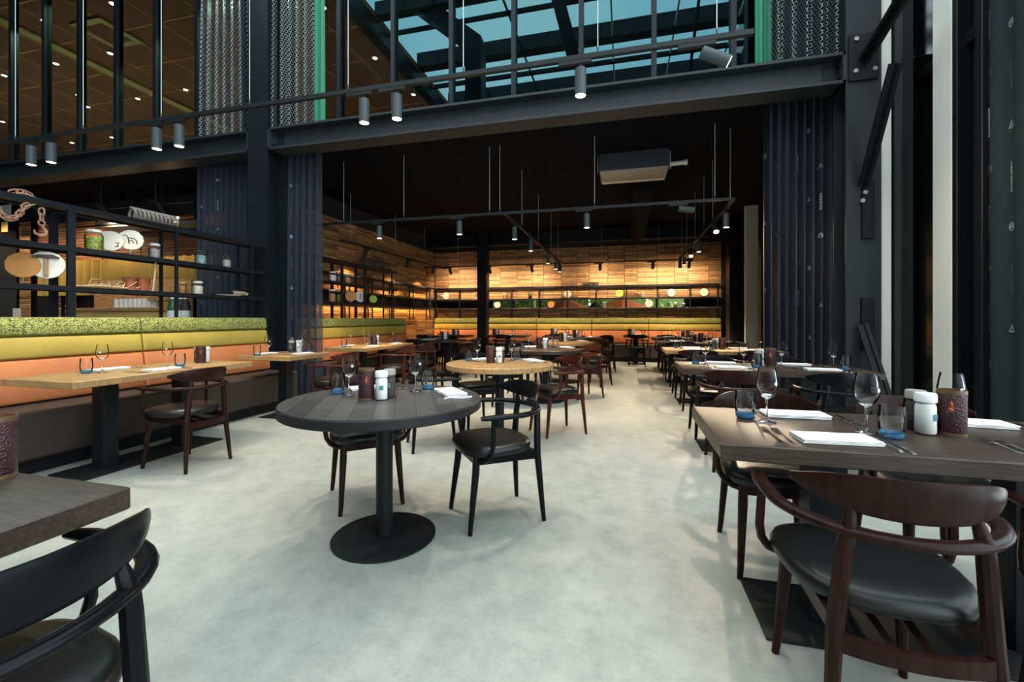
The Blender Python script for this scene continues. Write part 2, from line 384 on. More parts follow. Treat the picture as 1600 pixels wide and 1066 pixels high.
fpost(10.62, 10.74, 'white_post', 'white_post', 2.60, 2.9, 3.7); fpost(9.5, 9.7, 'mullion', 'steel_black', 2.6, 2.95, 3.7)  # this white post stands in for a bright gap of daylight
# right facade in front of the frame: open glazed bays let daylight in
fo = MB()
for y in (-6, -4, -2, 0, 2.95): fo.box(2.95, 3.05, y, y+.08, 0, 8)
for z in (0, 3.6, 7.8): fo.box(2.95, 3.05, -6, 3.0, z, z+.1)
struct(fo, 'window_3', 'steel_black')

# ---- steel frame
def ibeam(x0, x1, y0, y1, z0, z1, tf=.03, tw=.02):
    mb = MB(); mb.box(x0, x1, y0, y1, z0, z0+tf); mb.box(x0, x1, y0, y1, z1-tf, z1); yc = (y0+y1)/2; mb.box(x0, x1, yc-tw/2, yc+tw/2, z0+tf, z1-tf); return mb
CX0, CX1 = at_Y(387, 300, YB).x, at_Y(418, 300, YB).x
RX0, RX1 = at_Y(1322, 300, YB).x, at_Y(1377, 300, YB).x
b1 = struct(ibeam(CX1, RX0, YB, YB+.3, 3.63, 3.95), 'steel_beam', 'steel_grey', label='long grey steel beam across the opening of the back room')
b2 = struct(ibeam(-16, CX0, YB, YB+.3, 3.63, 3.95), 'steel_beam', 'steel_grey', label='grey steel beam over the left bar opening')
for bm_, x, s in ((b1, CX1, 1), (b1, RX0, -1), (b2, CX0, -1)):
    MB().box(min(x, x+s*.025), max(x, x+s*.025), YB, YB+.3, 3.63, 3.95).build('end_plate', 'steel_grey', bm_)
    for zz in (3.72, 3.86): MB().tube([(x+s*.025, YB+.07, zz), (x+s*.05, YB+.07, zz)], .016, 6).build('bolt', 'steel', bm_)
    MB().box(min(x+s*.05, x+s*.16), max(x+s*.05, x+s*.16), YB+.13, YB+.14, 3.68, 3.90).build('fin_plate', 'steel', bm_)
def hcol(x0, x1, y0, y1, z1, m, label):
    mb = MB(); mb.box(x0, x1, y0, y0+.025, 0, z1); mb.box(x0, x1, y1-.025, y1, 0, z1); xc = (x0+x1)/2; mb.box(xc-.012, xc+.012, y0+.025, y1-.025, 0, z1)
    return struct(mb, 'steel_column', m, label=label)
hcol(CX0, CX1, YB, YB+.34, 8, 'steel', 'dark steel column between the two left benches')
rc = hcol(RX0, RX1, YB, YB+.3, 8, 'steel_grey', 'grey steel column at the right end of the long beam')
MB().box(-4.02-.14, -4.02+.14, 12.1, 12.36, 0, CEIL).build('c', 'steel').name = 'steel_column'
tag(bpy.data.objects[[o.name for o in col.objects][-1]], 'square steel column in front of the wood back wall', kind='structure')
# gusset plates, bolts and braces on the right column
yg = YB-.02
def plate(u0, v0, u1, v1, name='gusset_plate'):
    a = at_Y(u0, v0, yg); b_ = at_Y(u1, v1, yg); return MB().box(a.x, b_.x, yg-.012, YB, b_.z, a.z).build(name, 'steel_black', rc)
def bolt(u, v, r=.026):
    a = at_Y(u, v, yg-.012); MB().tube([(a.x, a.y+.012, a.z), (a.x, a.y-.022, a.z)], r, 6).build('bolt', 'bolt', rc)
plate(1326, 56, 1372, 122); plate(1347, 282, 1366, 372); plate(1346, 466, 1366, 548)
for q in ((1337, 62), (1336, 112), (1366, 108), (1354, 287), (1351, 301), (1347, 314), (1348, 519), (1350, 531), (1353, 543)): bolt(*q, .022)
def brace(p, q, w=.11, t=.03):
    mb = MB().bar(p, q, w, t, up=(1,0,.2)); mb.bar(Vector(p)+Vector((-.02,0,0)), Vector(q)+Vector((-.02,0,0)), .02, .09, up=(1,0,.2)); return mb.build('brace', 'steel_black', rc)
g1 = at_Y(1352, 92, yg-.03); brace(g1, at_Y(1425, -28, 4.5), .13)
g2 = at_Y(1352, 290, yg-.03); brace(g2, at_Y(1402, 98, 4.62), .11)
g3 = at_Y(1351, 508, yg-.03); brace(g3, at_Y(1392, 630, 4.75), .09)
MB().cbox(RX1+.012, RX1+.10, YB+.02, YB+.2, 0, 8, .006).build('white_post', 'white_post', wall_right); MB().cbox(RX1+.11, RX1+.21, YB-.12, YB+.2, 0, 8, .006).build('mullion', 'steel_black', wall_right)
# duct / bulkhead beams under the black ceiling
struct(ibeam(-6, 2.9, 12.4, 12.7, 3.38, 3.72), 'steel_beam', 'steel_black', label='black steel beam in front of the back wall top')
struct(MB().tube([(.35, 7.6, 3.52), (.35, 12.4, 3.52)], .21, 14), 'ceiling_duct', 'black_ceiling', label='dark round air duct under the back room ceiling')

# ---- upper storey behind the tall glazing
GY = 5.78
wu = struct(MB().box(-16, 2.45, GY-.06, GY+.06, 3.93, 4.0), 'window_1', 'steel_black', label='tall glazed wall above the steel beam')
SPC = .157*GY
mx_ = [-.722*GY+SPC*i for i in range(-15, 8)]
for i, x in enumerate(mx_):
    if x > 2.4: continue
    MB().box(x-.03, x+.03, GY-.06, GY+.06, 4.0, 8.0).build('mullion', 'steel', wu)
    MB().box(x+.03, min(x+SPC-.03, 2.45), GY-.006, GY+.006, 4.0, 8.0).build('pane', 'window_glass', wu)
UZ = 7.7
UX = at_z(565, 0, UZ).x         # edge between tiled ceiling and skylight
uc = struct(MB().box(-52, UX, GY+.1, 24, UZ, UZ+.1), 'upper_ceiling', 'tile', label='dark tiled ceiling of the upper storey behind the glass')
gr = MB()
x = UX
while x > -51: gr.box(x-.015, x+.015, GY+.1, 23.9, UZ-.012, UZ); x -= 1.17
y = GY+.4
while y < 23.8: gr.box(-51, UX, y-.015, y+.015, UZ-.011, UZ-.001); y += 1.17
gr.build('ceiling_grid', 'tile_bar', uc)
MB().box(-13.2, -12.95, GY+.1, 23.8, UZ-.06, UZ-.012).build('ceiling_channel', 'orange_metal', uc)
MB().box(UX-.25, UX, GY+.1, 24, UZ-.35, UZ).build('edge_beam', 'steel_black', uc)
struct(MB().box(-52, 3, 24, 24.1, 3.9, 8).box(-52.1, -52, 5.6, 24, 3.9, 8), 'upper_wall_back', 'tile')
struct(MB().box(2.9, 3.0, GY+.1, 24, 3.9, 8), 'upper_wall_right', 'dark_wall')
struct(MB().box(-52, 3, 5.47, 24, 3.935, 3.95), 'upper_floor', 'upper_carpet')
sk = struct(MB().box(UX, 2.9, GY+.1, GY+.2, UZ-.1, UZ+.12), 'skylight', 'steel_black', label='sloping steel and glass skylight seen through the upper glazing')
for y, h, t in ((8.45, .3, .22), (9.03, .08, .07), (10.45, .36, .28), (11.4, .1, .08), (12.5, .36, .28), (14.5, .36, .28)):
    MB().box(UX, 2.9, y-t/2, y+t/2, UZ, UZ+h).build('roof_beam', 'steel_black', sk)
for x in (-3.8, -2.4, -.26, 1.1, 2.4):
    MB().box(x-.018, x+.018, GY+.2, 16, UZ+.02, UZ+.07).build('glazing_bar', 'steel' if x < -1 else 'white_post', sk)
a = at_Y(743, 66, 8.6); MB().bar((a.x, 8.6, 3.95), (a.x, 8.6, a.z), .34, .34).build('roof_column', 'steel', sk)
b_ = at_Y(640, -4, 8.6); MB().bar((a.x+.05, 8.6, a.z-.1), b_, .34, .30, up=(0,1,0)).build('rafter', 'steel', sk)
a = at_Y(895, 86, 7.9); b_ = at_Y(864, -30, 7.9); MB().bar(a, b_, .22, .2, up=(0,1,0)).build('rafter', 'steel_black', sk)
a = at_Y(1092, 0, 7.6); b_ = at_Y(1078, 110, 7.6); MB().bar(a, b_, .045, .045, up=(0,1,0)).build('tie_rod', 'steel_black', sk)
MB().box(1.62, 1.95, 6.5, 6.7, 3.95, UZ).build('roof_column', 'steel', sk)
a = at_z(168, 50, UZ)
ca = struct(MB().box(a.x-.45, a.x+.45, a.y-.45, a.y+.45, UZ-.05, UZ-.012), 'ceiling_cassette', 'orange_metal', label='square air cassette in the upper tiled ceiling')
MB().box(a.x-.3, a.x+.3, a.y-.3, a.y+.3, UZ-.06, UZ-.05).build('grille', 'tile', ca)
dl = [(265,125),(670,22),(655,318),(333,380),(25,450),(465,567),(522,637),(820,588),(1105,535),(265,682),(428,850),(665,818),(15,725)]
dlp = [(q[0]*.2627, q[1]*.2627) for q in dl]+[(505, 12), (586, 91), (646, 148)]
dcount = {}
dlp.sort(key=lambda q: q[1])
for i, q in enumerate(dlp):
    p = at_z(q[0], q[1], UZ-.02)
    def mk():
        o = MB().lathe([(.085, .0), (.085, .02)], 12).build('downlight', 'tile_bar'); MB().lathe([(.055, -.004), (.055, .001)], 12).build('lens', 'downlight', o)
        L = bpy.data.lights.new('downlight_beam', 'SPOT'); L.energy = 2200; L.color = (1, .78, .5); L.spot_size = math.radians(120); L.shadow_soft_size = .05
        lo = bpy.data.objects.new('downlight_beam', L); col.objects.link(lo); lo.parent = o; lo.location = (0, 0, -.01); return o
    kk = int((p.x*GY/p.y-mx_[0])/SPC)-4; dcount[kk] = dcount.get(kk, 0)+1
    place('downlight', mk, p, 0, f'recessed downlight {"lowest" if False else ["first", "second", "third", "fourth"][dcount[kk]-1]} from the top behind the {["first","second","third","fourth","fifth","sixth","seventh","eighth","ninth","tenth","eleventh","twelfth"][max(0, kk-2)]} upper pane', 'light', 'downlights in the upper storey ceiling')

# ================================================================== CURTAINS
def curtain(name, x0, x1, y, z0, z1, folds, amp, m, label, prints=None, parent_cat='curtain', nz=9, seed=1, along='x', gather=0):
    rnd = random.Random(seed); N = folds*10; ph = rnd.uniform(0, 6)
    jit = [rnd.uniform(.6, 1.3) for _ in range(folds+2)]
    def off(t, fz):
        k = t*folds; a = jit[int(k)]*(1-(k % 1))+jit[int(k)+1]*(k % 1)
        return amp*a*math.sin(2*PI*k+ph+.5*math.sin(3*t+fz*2))*(.75+.25*(1-fz))
    def P(t, z):
        fz = (z-z0)/(z1-z0); g = gather*(fz**1.5); tt = x0+(x1-x0)*(t*(1-g)+g*.5)
        return Vector((tt, y+off(t, fz), z)) if along == 'x' else Vector((y+off(t, fz), tt, z))
    mb = MB(); s = [0]; uvs = []
    for i in range(N):
        s.append(s[-1]+(P((i+1)/N, z0)-P(i/N, z0)).length)
    vs = []
    for j in range(nz+1):
        z = z0+(z1-z0)*j/nz
        for i in range(N+1): vs.append(P(i/N, z)); uvs.append((s[i], z))
    fs = [(j*(N+1)+i, j*(N+1)+i+1, (j+1)*(N+1)+i+1, (j+1)*(N+1)+i) for j in range(nz) for i in range(N)]
    mb.add(vs, fs); mb.uv = uvs
    o = tag(mb.build(name, m, ang=180), label, parent_cat)
    tot = s[-1]
    def stick(shape, sc_, s0, z_c, rot=0, material='curtain_print', nm='printed_emblem'):
        V, Fs = shape; q = MB(); pv = []
        c, d = math.cos(rot), math.sin(rot)
        for vx, vy in V:
            a_, b2 = (vx*c-vy*d)*sc_, (vx*d+vy*c)*sc_
            u = min(max((s0+a_)/tot, 0), 1)*N; lo = 0
            ss = min(max(s0+a_, 0), tot-1e-4)
            while s[lo+1] < ss: lo += 1
            t = (lo+(ss-s[lo])/(s[lo+1]-s[lo]))/N; zz = min(max(z_c+b2, z0), z1)
            p = P(t, zz); dd = P(min(t+.002, 1), zz)-P(max(t-.002, 0), zz); dd.normalize()
            nrm = Vector((dd.y, -dd.x, 0))
            if along != 'x': nrm = Vector((-abs(nrm.x), nrm.y if nrm.x < 0 else -nrm.y, 0))
            pv.append(p+nrm*.006)
        q.add(pv, Fs); q.build(nm, material, o)
    if prints:
        prints(stick, tot)
    return o
def row_prints(cols, z_hi, z_lo, size, word=True, seed=0):
    def f(stick, tot):
        rnd = random.Random(seed)
        for k in range(cols):
            s0 = tot*(k+.5)/cols; z = z_hi-rnd.uniform(0, .5); e = k
            dim = rnd.random() < .3
            while z > z_lo:
                mm = 'faint_print' if dim else 'curtain_print'
                stick(EMB_S if e % 2 else EMB_W, size, s0, z, 0, mm)
                if word and z-.72 > z_lo: stick(WORD, size*4.2, s0, z-.40, -PI/2 if e % 2 else PI/2, 'faint_print' if rnd.random() < .6 else 'curtain_print', 'printed_word') if word is True or rnd.random() < .45 else None
                z -= .78; e += 1
    return f
YC = 5.62
xx = lambda u, y=YC: at_Y(u, 300, y).x
curtain('curtain', xx(418), xx(501), YC, .03, 3.68, 8, .075, 'sheer_dark', 'dark sheer printed curtain beside the left steel column', row_prints(7, 3.5, .4, .042, 2, 1), seed=3)
curtain('curtain', xx(308), xx(389), YC, .03, 3.68, 9, .075, 'sheer_dark', 'dark sheer curtain behind the shelf, left of the column', row_prints(7, 3.5, .4, .042, 2, 2), seed=4)
curtain('curtain', xx(1191), xx(1322), YC, .03, 3.70, 10, .08, 'sheer_dark', 'dark sheer printed curtain at the right end of the beam', row_prints(8, 3.4, .5, .045, 2, 5), seed=6)
curtain('curtain', 3.25, 4.42, 2.86, .03, 4.6, 5, .022, 'sheer_far', 'dark printed curtain at the right edge beyond the white posts', row_prints(7, 4.3, .5, .055, True, 12), seed=8, along='y')
YM = 5.50
curtain('wire_curtain', xx(313, YM), xx(388, YM), YM, 3.97, 7.9, 6, .07, 'wire_mesh', 'upper metal wire mesh curtain left of the column', seed=11, gather=.22)
curtain('wire_curtain', xx(413, YM), xx(489, YM), YM, 3.97, 7.9, 6, .07, 'wire_mesh', 'upper metal wire mesh curtain right of the left column', seed=12, gather=.1)
curtain('wire_curtain', xx(1204, YM), xx(1319, YM), YM, 3.97, 7.9, 5, .08, 'wire_mesh', 'upper metal wire mesh curtain at the right end of the beam', seed=13)
curtain('lining_curtain', xx(489, 5.66), xx(507, 5.66), 5.66, 3.98, 7.9, 2, .03, 'green_fabric', 'narrow green curtain strip beside the left wire mesh', seed=14)
curtain('lining_curtain', xx(1179, 5.66), xx(1206, 5.66), 5.66, 3.98, 7.9, 2, .03, 'green_fabric', 'narrow green curtain strip beside the right wire mesh', seed=15)

# ================================================================== TRACKS AND SPOTLIGHTS
def track(p, q, label, cables, top, r=.018):
    p, q = Vector(p), Vector(q)
    t = thing('lighting_track', label, 'track', p)
    MB().bar((0,0,0), q-p, .036, .034).build('rail', 'spot_dark', t)
    for c in cables:
        c = Vector(c)-p
        MB().tube([(c.x, c.y, .017), (c.x, c.y, .06)], .007, 6).build('cable_clamp', 'spot_grey', t)
        MB().tube([(c.x, c.y, .05), (c.x, c.y, top-p.z)], .0035, 5).build('cable', 'cable', t)
    return t
def spot_maker(m):
    def mk():
        o = thing('track_spotlight', '', 'light')
        MB().box(-.12, .12, -.016, .016, -.045, -.018).build('adapter', 'spot_dark', o)
        MB().tube([(.04, 0, -.045), (.04, 0, -.085)], .009, 8).build('stem', 'spot_dark', o)
        h = MB().lathe([(.036, .10), (.042, .096), (.042, -.095), (.038, -.098), (.036, -.088)], 20).build('lamp_head', m, o, (.04, 0, -.18))
        MB().lathe([(.0, -.0975), (.037, -.0975), (.037, -.0965), (0, -.0965)], 16, cap=False).build('lens', 'lens', h)
        L = bpy.data.lights.new('spot_beam', 'SPOT'); L.energy = 40; L.color = (1, .80, .55); L.spot_size = math.radians(100); L.spot_blend = .8; L.shadow_soft_size = .03
        lo = bpy.data.objects.new('spot_beam', L); col.objects.link(lo); lo.parent = h; lo.location = (0, 0, -.12)
        return o
    return mk
def spot(p, label, group, m='spot_grey', rz=0, tilt=None, watts=None, col_=None, cone=None):
    o = place('spot_'+m, spot_maker(m), p, rz, label, 'light', group)
    for ch in o.children:
        if ch.name.startswith('lamp_head'):
            if tilt: ch.rotation_euler = tilt; ch.location = (.04, 0, -.13) if m == 'x' else (.04+tilt[3] if len(tilt) > 3 else .04, 0, -.18)
            if watts:
                for g in ch.children:
                    if g.type == 'LIGHT':
                        d = g.data.copy(); d.energy = watts
                        if col_: d.color = col_
                        if cone: d.spot_size = math.radians(cone)
                        g.data = d
    return o
TY, TZ = 3.22, 3.11
tl = at_Y(-60, 239, TY); tr_ = at_Y(1177, 46, TY)
track((tl.x, TY, TZ), (tr_.x, TY, TZ), 'black lighting track hanging across the hall in front of the beam',
      [(at_Y(u, 200, TY).x, TY, 0) for u in (24, 130, 252, 390, 544, 724, 934, 1120)], 7.85)
ordn = ['first', 'second', 'third', 'fourth', 'fifth', 'sixth', 'seventh', 'eighth']
for i, u in enumerate((49, 80, 245, 280, 569, 620, 907)):
    x = at_Y(u, 200, TY).x
    spot((x-.04, TY, TZ), f'grey cylinder spotlight, {ordn[i]} from the left on the front track', 'spotlights on the front track', watts=60)
x = at_Y(1098, 80, TY).x
o = spot((x-.04, TY, TZ), 'grey cylinder spotlight tilted sideways at the right end of the front track', 'spotlights on the front track', watts=60)
for ch in o.children:
    if ch.name.startswith('lamp_head'): ch.rotation_euler = (0, math.radians(-62), 0); ch.location = (.12, 0, -.13)
T2Y, T2Z = 6.18, 2.75
track((-4.9, T2Y, T2Z), (1.38, T2Y, T2Z), 'grey lighting track across the front of the back room',
      [(at_Y(u, 320, T2Y).x, T2Y, 0) for u in (537, 631, 765, 781, 929, 1117)], CEIL)
for i, u in enumerate((593, 718, 917)):
    spot((at_Y(u, 340, T2Y).x-.04, T2Y, T2Z), f'grey cylinder spotlight, {ordn[i]} from the left on the back room track', 'spotlights on the back room track', watts=170)
o = spot((at_Y(1065, 325, T2Y).x-.04, T2Y, T2Z), 'grey spotlight lying level at the right of the back room track', 'spotlights on the back room track', watts=20)
for ch in o.children:
    if ch.name.startswith('lamp_head'): ch.rotation_euler = (0, math.radians(-80), 0); ch.location = (.10, 0, -.10)
def ytrack(x, y0, y1, ys, lab, glab, cab, m='spot_grey', tilts={}, watts=60, roll=None, col_=None):
    track((x, y0, T2Z), (x, y1, T2Z), lab, [(x, y, 0) for y in cab], CEIL)
    for i, y in enumerate(ys):
        o = spot((x, y, T2Z), f'{"grey" if m=="spot_grey" else "dark"} cylinder spotlight, {ordn[i]} from the front on {glab}', 'spotlights on '+glab, m, rz=PI/2, watts=watts, col_=col_, cone=105 if roll else None)
        if roll:
            for ch in o.children:
                if ch.name.startswith('lamp_head'): ch.rotation_euler = (-roll, 0, 0); ch.location = (.04, .08, -.13)
        if i in tilts:
            for ch in o.children:
                if ch.name.startswith('lamp_head'): ch.rotation_euler = tilts[i]; ch.location = (.09, 0, -.14)
ytrack(-1.70, T2Y+.02, 12.2, (6.75, 8.0, 9.9, 11.1, 11.8), 'lighting track running back along the middle of the room', 'the middle track', (7.3, 8.8, 10.4, 11.6), watts=150)
ytrack(1.38, T2Y+.02, 12.2, (6.6, 7.3, 8.9, 9.9, 11.0, 11.8), 'lighting track running back along the right side', 'the right side track', (6.4, 7.6, 8.4, 9.4, 10.6, 11.5), tilts={1: (0, math.radians(45), 0), 3: (0, math.radians(35), 0)}, watts=150)
ytrack(-5.40, 7.5, 12.6, (8.4, 10.3, 11.9), 'lighting track running back over the second bench', 'the left side track', (7.8, 9.6, 11.2), 'spot_dark', watts=150, roll=math.radians(-16), col_=(1, .55, .20))
track((-6.0+.1, 12.22, T2Z), (1.75, 12.22, T2Z), 'lighting track running along the wood back wall', [(x, 12.22, 0) for x in (-4.8, -2.6, -.6, .9)], CEIL)
for i, u in enumerate((700, 762, 828, 935, 1018, 1075)):
    x = at_Y(u, 412, 12.22).x
    o = spot((x, 12.22, T2Z), f'dark cylinder spotlight, {ordn[i]} from the left on the back wall track', 'spotlights on the back wall track', 'spot_dark', watts=85, col_=(1, .72, .42), cone=160)
    for ch in o.children:
        if ch.name.startswith('lamp_head'): ch.rotation_euler = (math.radians(44), 0, 0); ch.location = (.04, .08, -.12)

# AC unit
ac = thing('ceiling_air_unit', 'boxy grey ceiling air unit hanging in the back room', 'air conditioner', (.14, 7.2, 3.49))
MB().cbox(-.52, .52, -.33, .36, 0, .26, .01).build('casing', 'ac_dark', ac)
MB().cbox(-.50, .50, -.31, .20, -.03, 0, .006).build('intake_panel', 'ac_grey', ac)
MB().cbox(-.50, .50, .215, .345, -.02, 0, .006).build('outlet_flap', 'pipe_white', ac)
MB().tube([(.52, -.05, .10), (.78, -.05, .11)], .032, 10).build('pipe', 'pipe_white', ac); MB().tube([(.76, -.05, .11), (.80, -.05, .11)], .045, 10).build('pipe_collar', 'pipe_white', ac)
MB().tube([(-.54, -.2, .0), (-.54, -.2, .26)], .006, 6).build('hanger', 'cable', ac); MB().tube([(.54, -.2, -.02), (.54, -.2, .26)], .006, 6).build('hanger', 'cable', ac)
# ================================================================== BENCHES
def bench(x0, y0, L, label, mods, rz=0):
    """bench of length L along local +y, backrest at local x=0, seat towards +x"""
    t = thing('banquette_bench', label, 'bench', (x0, y0, 0), rz)
    MB().cbox(.02, .52, .01, L-.01, 0, .12, .004).build('plinth', 'steel_black', t)
    e = [0]+mods+[L]
    for a, b in zip(e[:-1], e[1:]):
        a_, b_ = a+.003, b-.003
        MB().cbox(.0, .60, a_, b_, .12, .485, .018).build('seat', 'bench_brown', t)
        def pad(zl, zh, xl, xh, th):   # leaning back cushion
            mb = MB(); R = []
            n = Vector((zh-zl, 0, xl-xh)).normalized(); d = Vector((xh-xl, 0, zh-zl)); Ld = d.length; d.normalize()
            for u, w in ((.0, .55), (.012, .9), (.03, 1), (Ld-.03, 1), (Ld-.012, .9), (Ld, .55)):
                p = Vector((xl, 0, zl))+d*u; q = n*th*w
                R.append([(p.x, a_+.006, p.z), (p.x, b_-.006, p.z), (p.x+q.x*.8, b_-.003, p.z+q.z*.8), (p.x+q.x, b_-.02, p.z+q.z), (p.x+q.x, a_+.02, p.z+q.z), (p.x+q.x*.8, a_+.003, p.z+q.z*.8)])
            return mb.loft(R)
        pad(.485, .85, .07, .03, .085).build('back_cushion', 'bench_orange', t)
        pad(.853, 1.04, .03, .005, .085).build('back_cushion', 'bench_yellow', t)
        pad(1.043, 1.205, .003, -.02, .095).build('head_roll', 'bench_green', t)
    MB().cbox(-.06, .03, 0, L, .12, 1.19, .004).build('back_board', 'steel_black', t)
    return t
BX = -4.95
bench(BX, 0.15, 4.95, 'long banquette bench in brown, orange, yellow and green nearest on the left', [1.65, 3.30])
bench(BX, 5.72, 3.40, 'second banquette bench behind the left curtain, same colour bands', [1.7])
bench(-5.92, 13.07, 8.5, 'rear banquette bench along the wood back wall', [1.65, 3.35, 5.0, 6.6], rz=-PI/2)

# ================================================================== SHELVES
def shelf_unit(p, length, axis, uprights, zs, depth, label, drop=1.2, wide=()):
    """open steel shelf: rails front and back with a thin board per level"""
    t = thing('open_shelf', label, 'shelf', p)
    def B(a0, a1, d0, d1, z0, z1):
        return MB().box(d0, d1, a0, a1, z0, z1) if axis == 'y' else MB().box(a0, a1, d0, d1, z0, z1)
    for z in zs:
        z -= p[2]
        for d in (0, depth-.03): B(0, length, d, d+.03, z-.045, z).build('rail', 'steel', t)
        B(0, length, .03, depth-.03, z-.022, z-.006).build('shelf_board', 'shelf_wood', t)
    for a in uprights:
        for d in (0, depth-.03): B(a-(.03 if a in wide else .014), a+(.03 if a in wide else .014), d+.002, d+.028, drop-p[2], max(zs)-p[2]-.03).build('upright', 'steel', t)
    return t
SX = -5.22
zs = (2.255, 1.87, 1.50)
yS = lambda u: at_X(u, 400, SX+.22).y
sh1 = shelf_unit((SX, .6, 0), 4.55, 'y', [yS(108)-.6, yS(273)-.6, yS(391)-.6, .6], zs, .26, 'open black steel shelf above the nearest bench', wide=(yS(108)-.6,))
sh2 = shelf_unit((SX, 5.75, 0), 3.2, 'y', [.1, yS(534)-5.75, yS(570)-5.75, yS(612)-5.75], zs, .24, 'open black steel shelf above the second bench', wide=(yS(534)-5.75, yS(570)-5.75))
bsx = [.04]+[.86*i for i in range(1, 10)]+[8.46]
sh3 = shelf_unit((-5.95, 13.04, 0), 8.5, 'x', bsx, (1.51, 1.81, 2.17), .12, 'open black steel shelf along the wood back wall', drop=1.19)
sh4 = shelf_unit((-5.97, 7.4, 0), 5.4, 'y', [.05, 1.0, 1.9, 2.9, 4.0, 5.1], (1.51, 1.81, 2.17), .14, 'open black steel shelf along the left return wall', drop=1.19)
MB().box(.08, .105, .1, 5.3, 1.476, 1.488).build('led_strip', 'led', sh4)

# ---- things on the shelves
def jar_maker(h, r, fill, lid='lid_white', lidh=.02, fillh=.8):
    def mk():
        o = thing('storage_jar', '', 'jar')
        MB().lathe([(r*.9, 0), (r, .008), (r, h*.78), (r*.8, h*.86), (r*.8, h*.93)], 18, cap=False).build('glass_body', 'tumbler_glass', o)
        MB().lathe([(r*.86, .005), (r*.94, .014), (r*.94, h*.78*fillh), (r*.7, h*.78*fillh+.012)], 16).build('contents', fill, o)
        MB().lathe([(r*.86, h*.90), (r*.88, h*.91), (r*.88, h*.90+lidh), (r*.7, h*.90+lidh*1.4)], 18).build('lid', lid, o)
        MB().tube([(r*.88, 0, h*.93), (r*1.1, 0, h*.86), (r*1.04, 0, h*.78)], .003, 5).build('clasp', 'steel_cutlery', o)
        return o
    return mk
def shelf1_at(u, z): return Vector((SX+.12, at_X(u, 400, SX+.12).y, z))
Z1, Z2, Z3 = zs
def put(maker, u, z, label, cat='jar', rz=0):
    o = maker(); o.location = shelf1_at(u, z); o.rotation_euler = (0,0,rz); return tag(o, label, cat)
put(jar_maker(.205, .072, 'jar_green'), 147, Z2, 'large glass jar of yellow-green slices on the near shelf', rz=-.8)
put(jar_maker(.16, .055, 'jar_grey'), 242, Z2, 'narrow glass jar of grey contents on the near shelf', rz=-.6)
put(jar_maker(.165, .062, 'jar_teal', 'clear_glass'), 314, Z2, 'clip-top glass jar of pale teal contents on the near shelf', rz=-.6)
put(jar_maker(.155, .058, 'jar_grey', 'clear_glass'), 354, Z2, 'rightmost clip-top jar on the middle level of the near shelf', rz=-.6)
put(jar_maker(.125, .05, 'jar_orange', 'gold_light'), 284, Z3, 'small jar with orange contents on the lower near shelf', rz=-.6)
put(jar_maker(.15, .06, 'slice_white', 'slice_white'), 309, Z3, 'jar of white and brown pieces on the lower near shelf', rz=-.6)
def slice_thing(p, r, m, label, facing, mark=None, zlift=.05):
    o = thing('wood_slice', label, 'decoration', p, facing)
    rr = random.Random(int(r*1e4)+len(label)); n = 28; prof = [r*(1+rr.uniform(-.02, .02)) for _ in range(n)]
    ring = lambda s, y: [(prof[k]*s*math.cos(2*PI*k/n), y, zlift+r+prof[k]*s*math.sin(2*PI*k/n)) for k in range(n)]
    MB().loft([ring(.97, -.014), ring(1, -.010), ring(1, .012), ring(.97, .014)]).build('disc', m, o)
    MB().loft([ring(1.004, -.009), ring(1.012, 0), ring(1.004, .011)], cap=False).build('bark', 'slice_edge', o)
    MB().tube([(0, .0, 0), (0, .0, zlift+.01)], .004, 6).build('stand_rod', 'steel_cutlery', o)
    MB().box(-.04, .04, -.025, .025, 0, .004).build('stand_foot', 'steel_black', o)
    z = zlift+r
    if mark == 'hammer':
        MB().cbox(-.016, .016, -.035, -.0145, z-r*.85, z+r*.5, .004).build('hammer_handle', 'wood_pole', o)
        MB().loft([[(x, y_, zz) for y_, zz in ((-.045, z+r*.50), (-.015, z+r*.50), (-.015, z+r*.50+h), (-.045, z+r*.50+h))] for x, h in ((-.085, .012), (-.05, .03), (.05, .03), (.085, .012))]).build('hammer_head', 'spring_dark', o)
    elif mark:
        for path in mark: MB().tube([(a*r, -.016, z+b*r) for a, b in path], .0045, 5).build('ink_line', 'ink', o)
    return o
fac = math.radians(48)       # discs turned towards the hall
horse = [[(-.6,.35),(-.35,.45),(-.2,.2),(.25,.15),(.5,-.1)], [(-.2,.2),(-.1,-.4)], [(-.1,-.1),(.1,-.05),(.25,-.35)], [(.5,-.1),(.45,-.4)]]
p = shelf1_at(177, Z2); p.x -= .03; slice_thing(p, .102, 'slice_white', 'pale wooden disc half hidden behind another on the near shelf', fac, [[(.35,-.2),(.6,-.1),(.5,-.5)], [(.3,-.6),(.6,-.5)]], .03)
p = shelf1_at(199, Z2); p.x += .05; slice_thing(p, .106, 'slice_white', 'pale wooden disc with a black animal sketch on the near shelf', fac, horse, .055)
p = shelf1_at(40, Z3); p.x -= .03; slice_thing(p, .112, 'slice_orange', 'orange brown wooden disc on the lower near shelf', fac, None, .06)
p = shelf1_at(66, Z3); p.x += .06; slice_thing(p, .122, 'slice_white', 'white disc bearing a hammer on the lower near shelf', fac, 'hammer', .06)
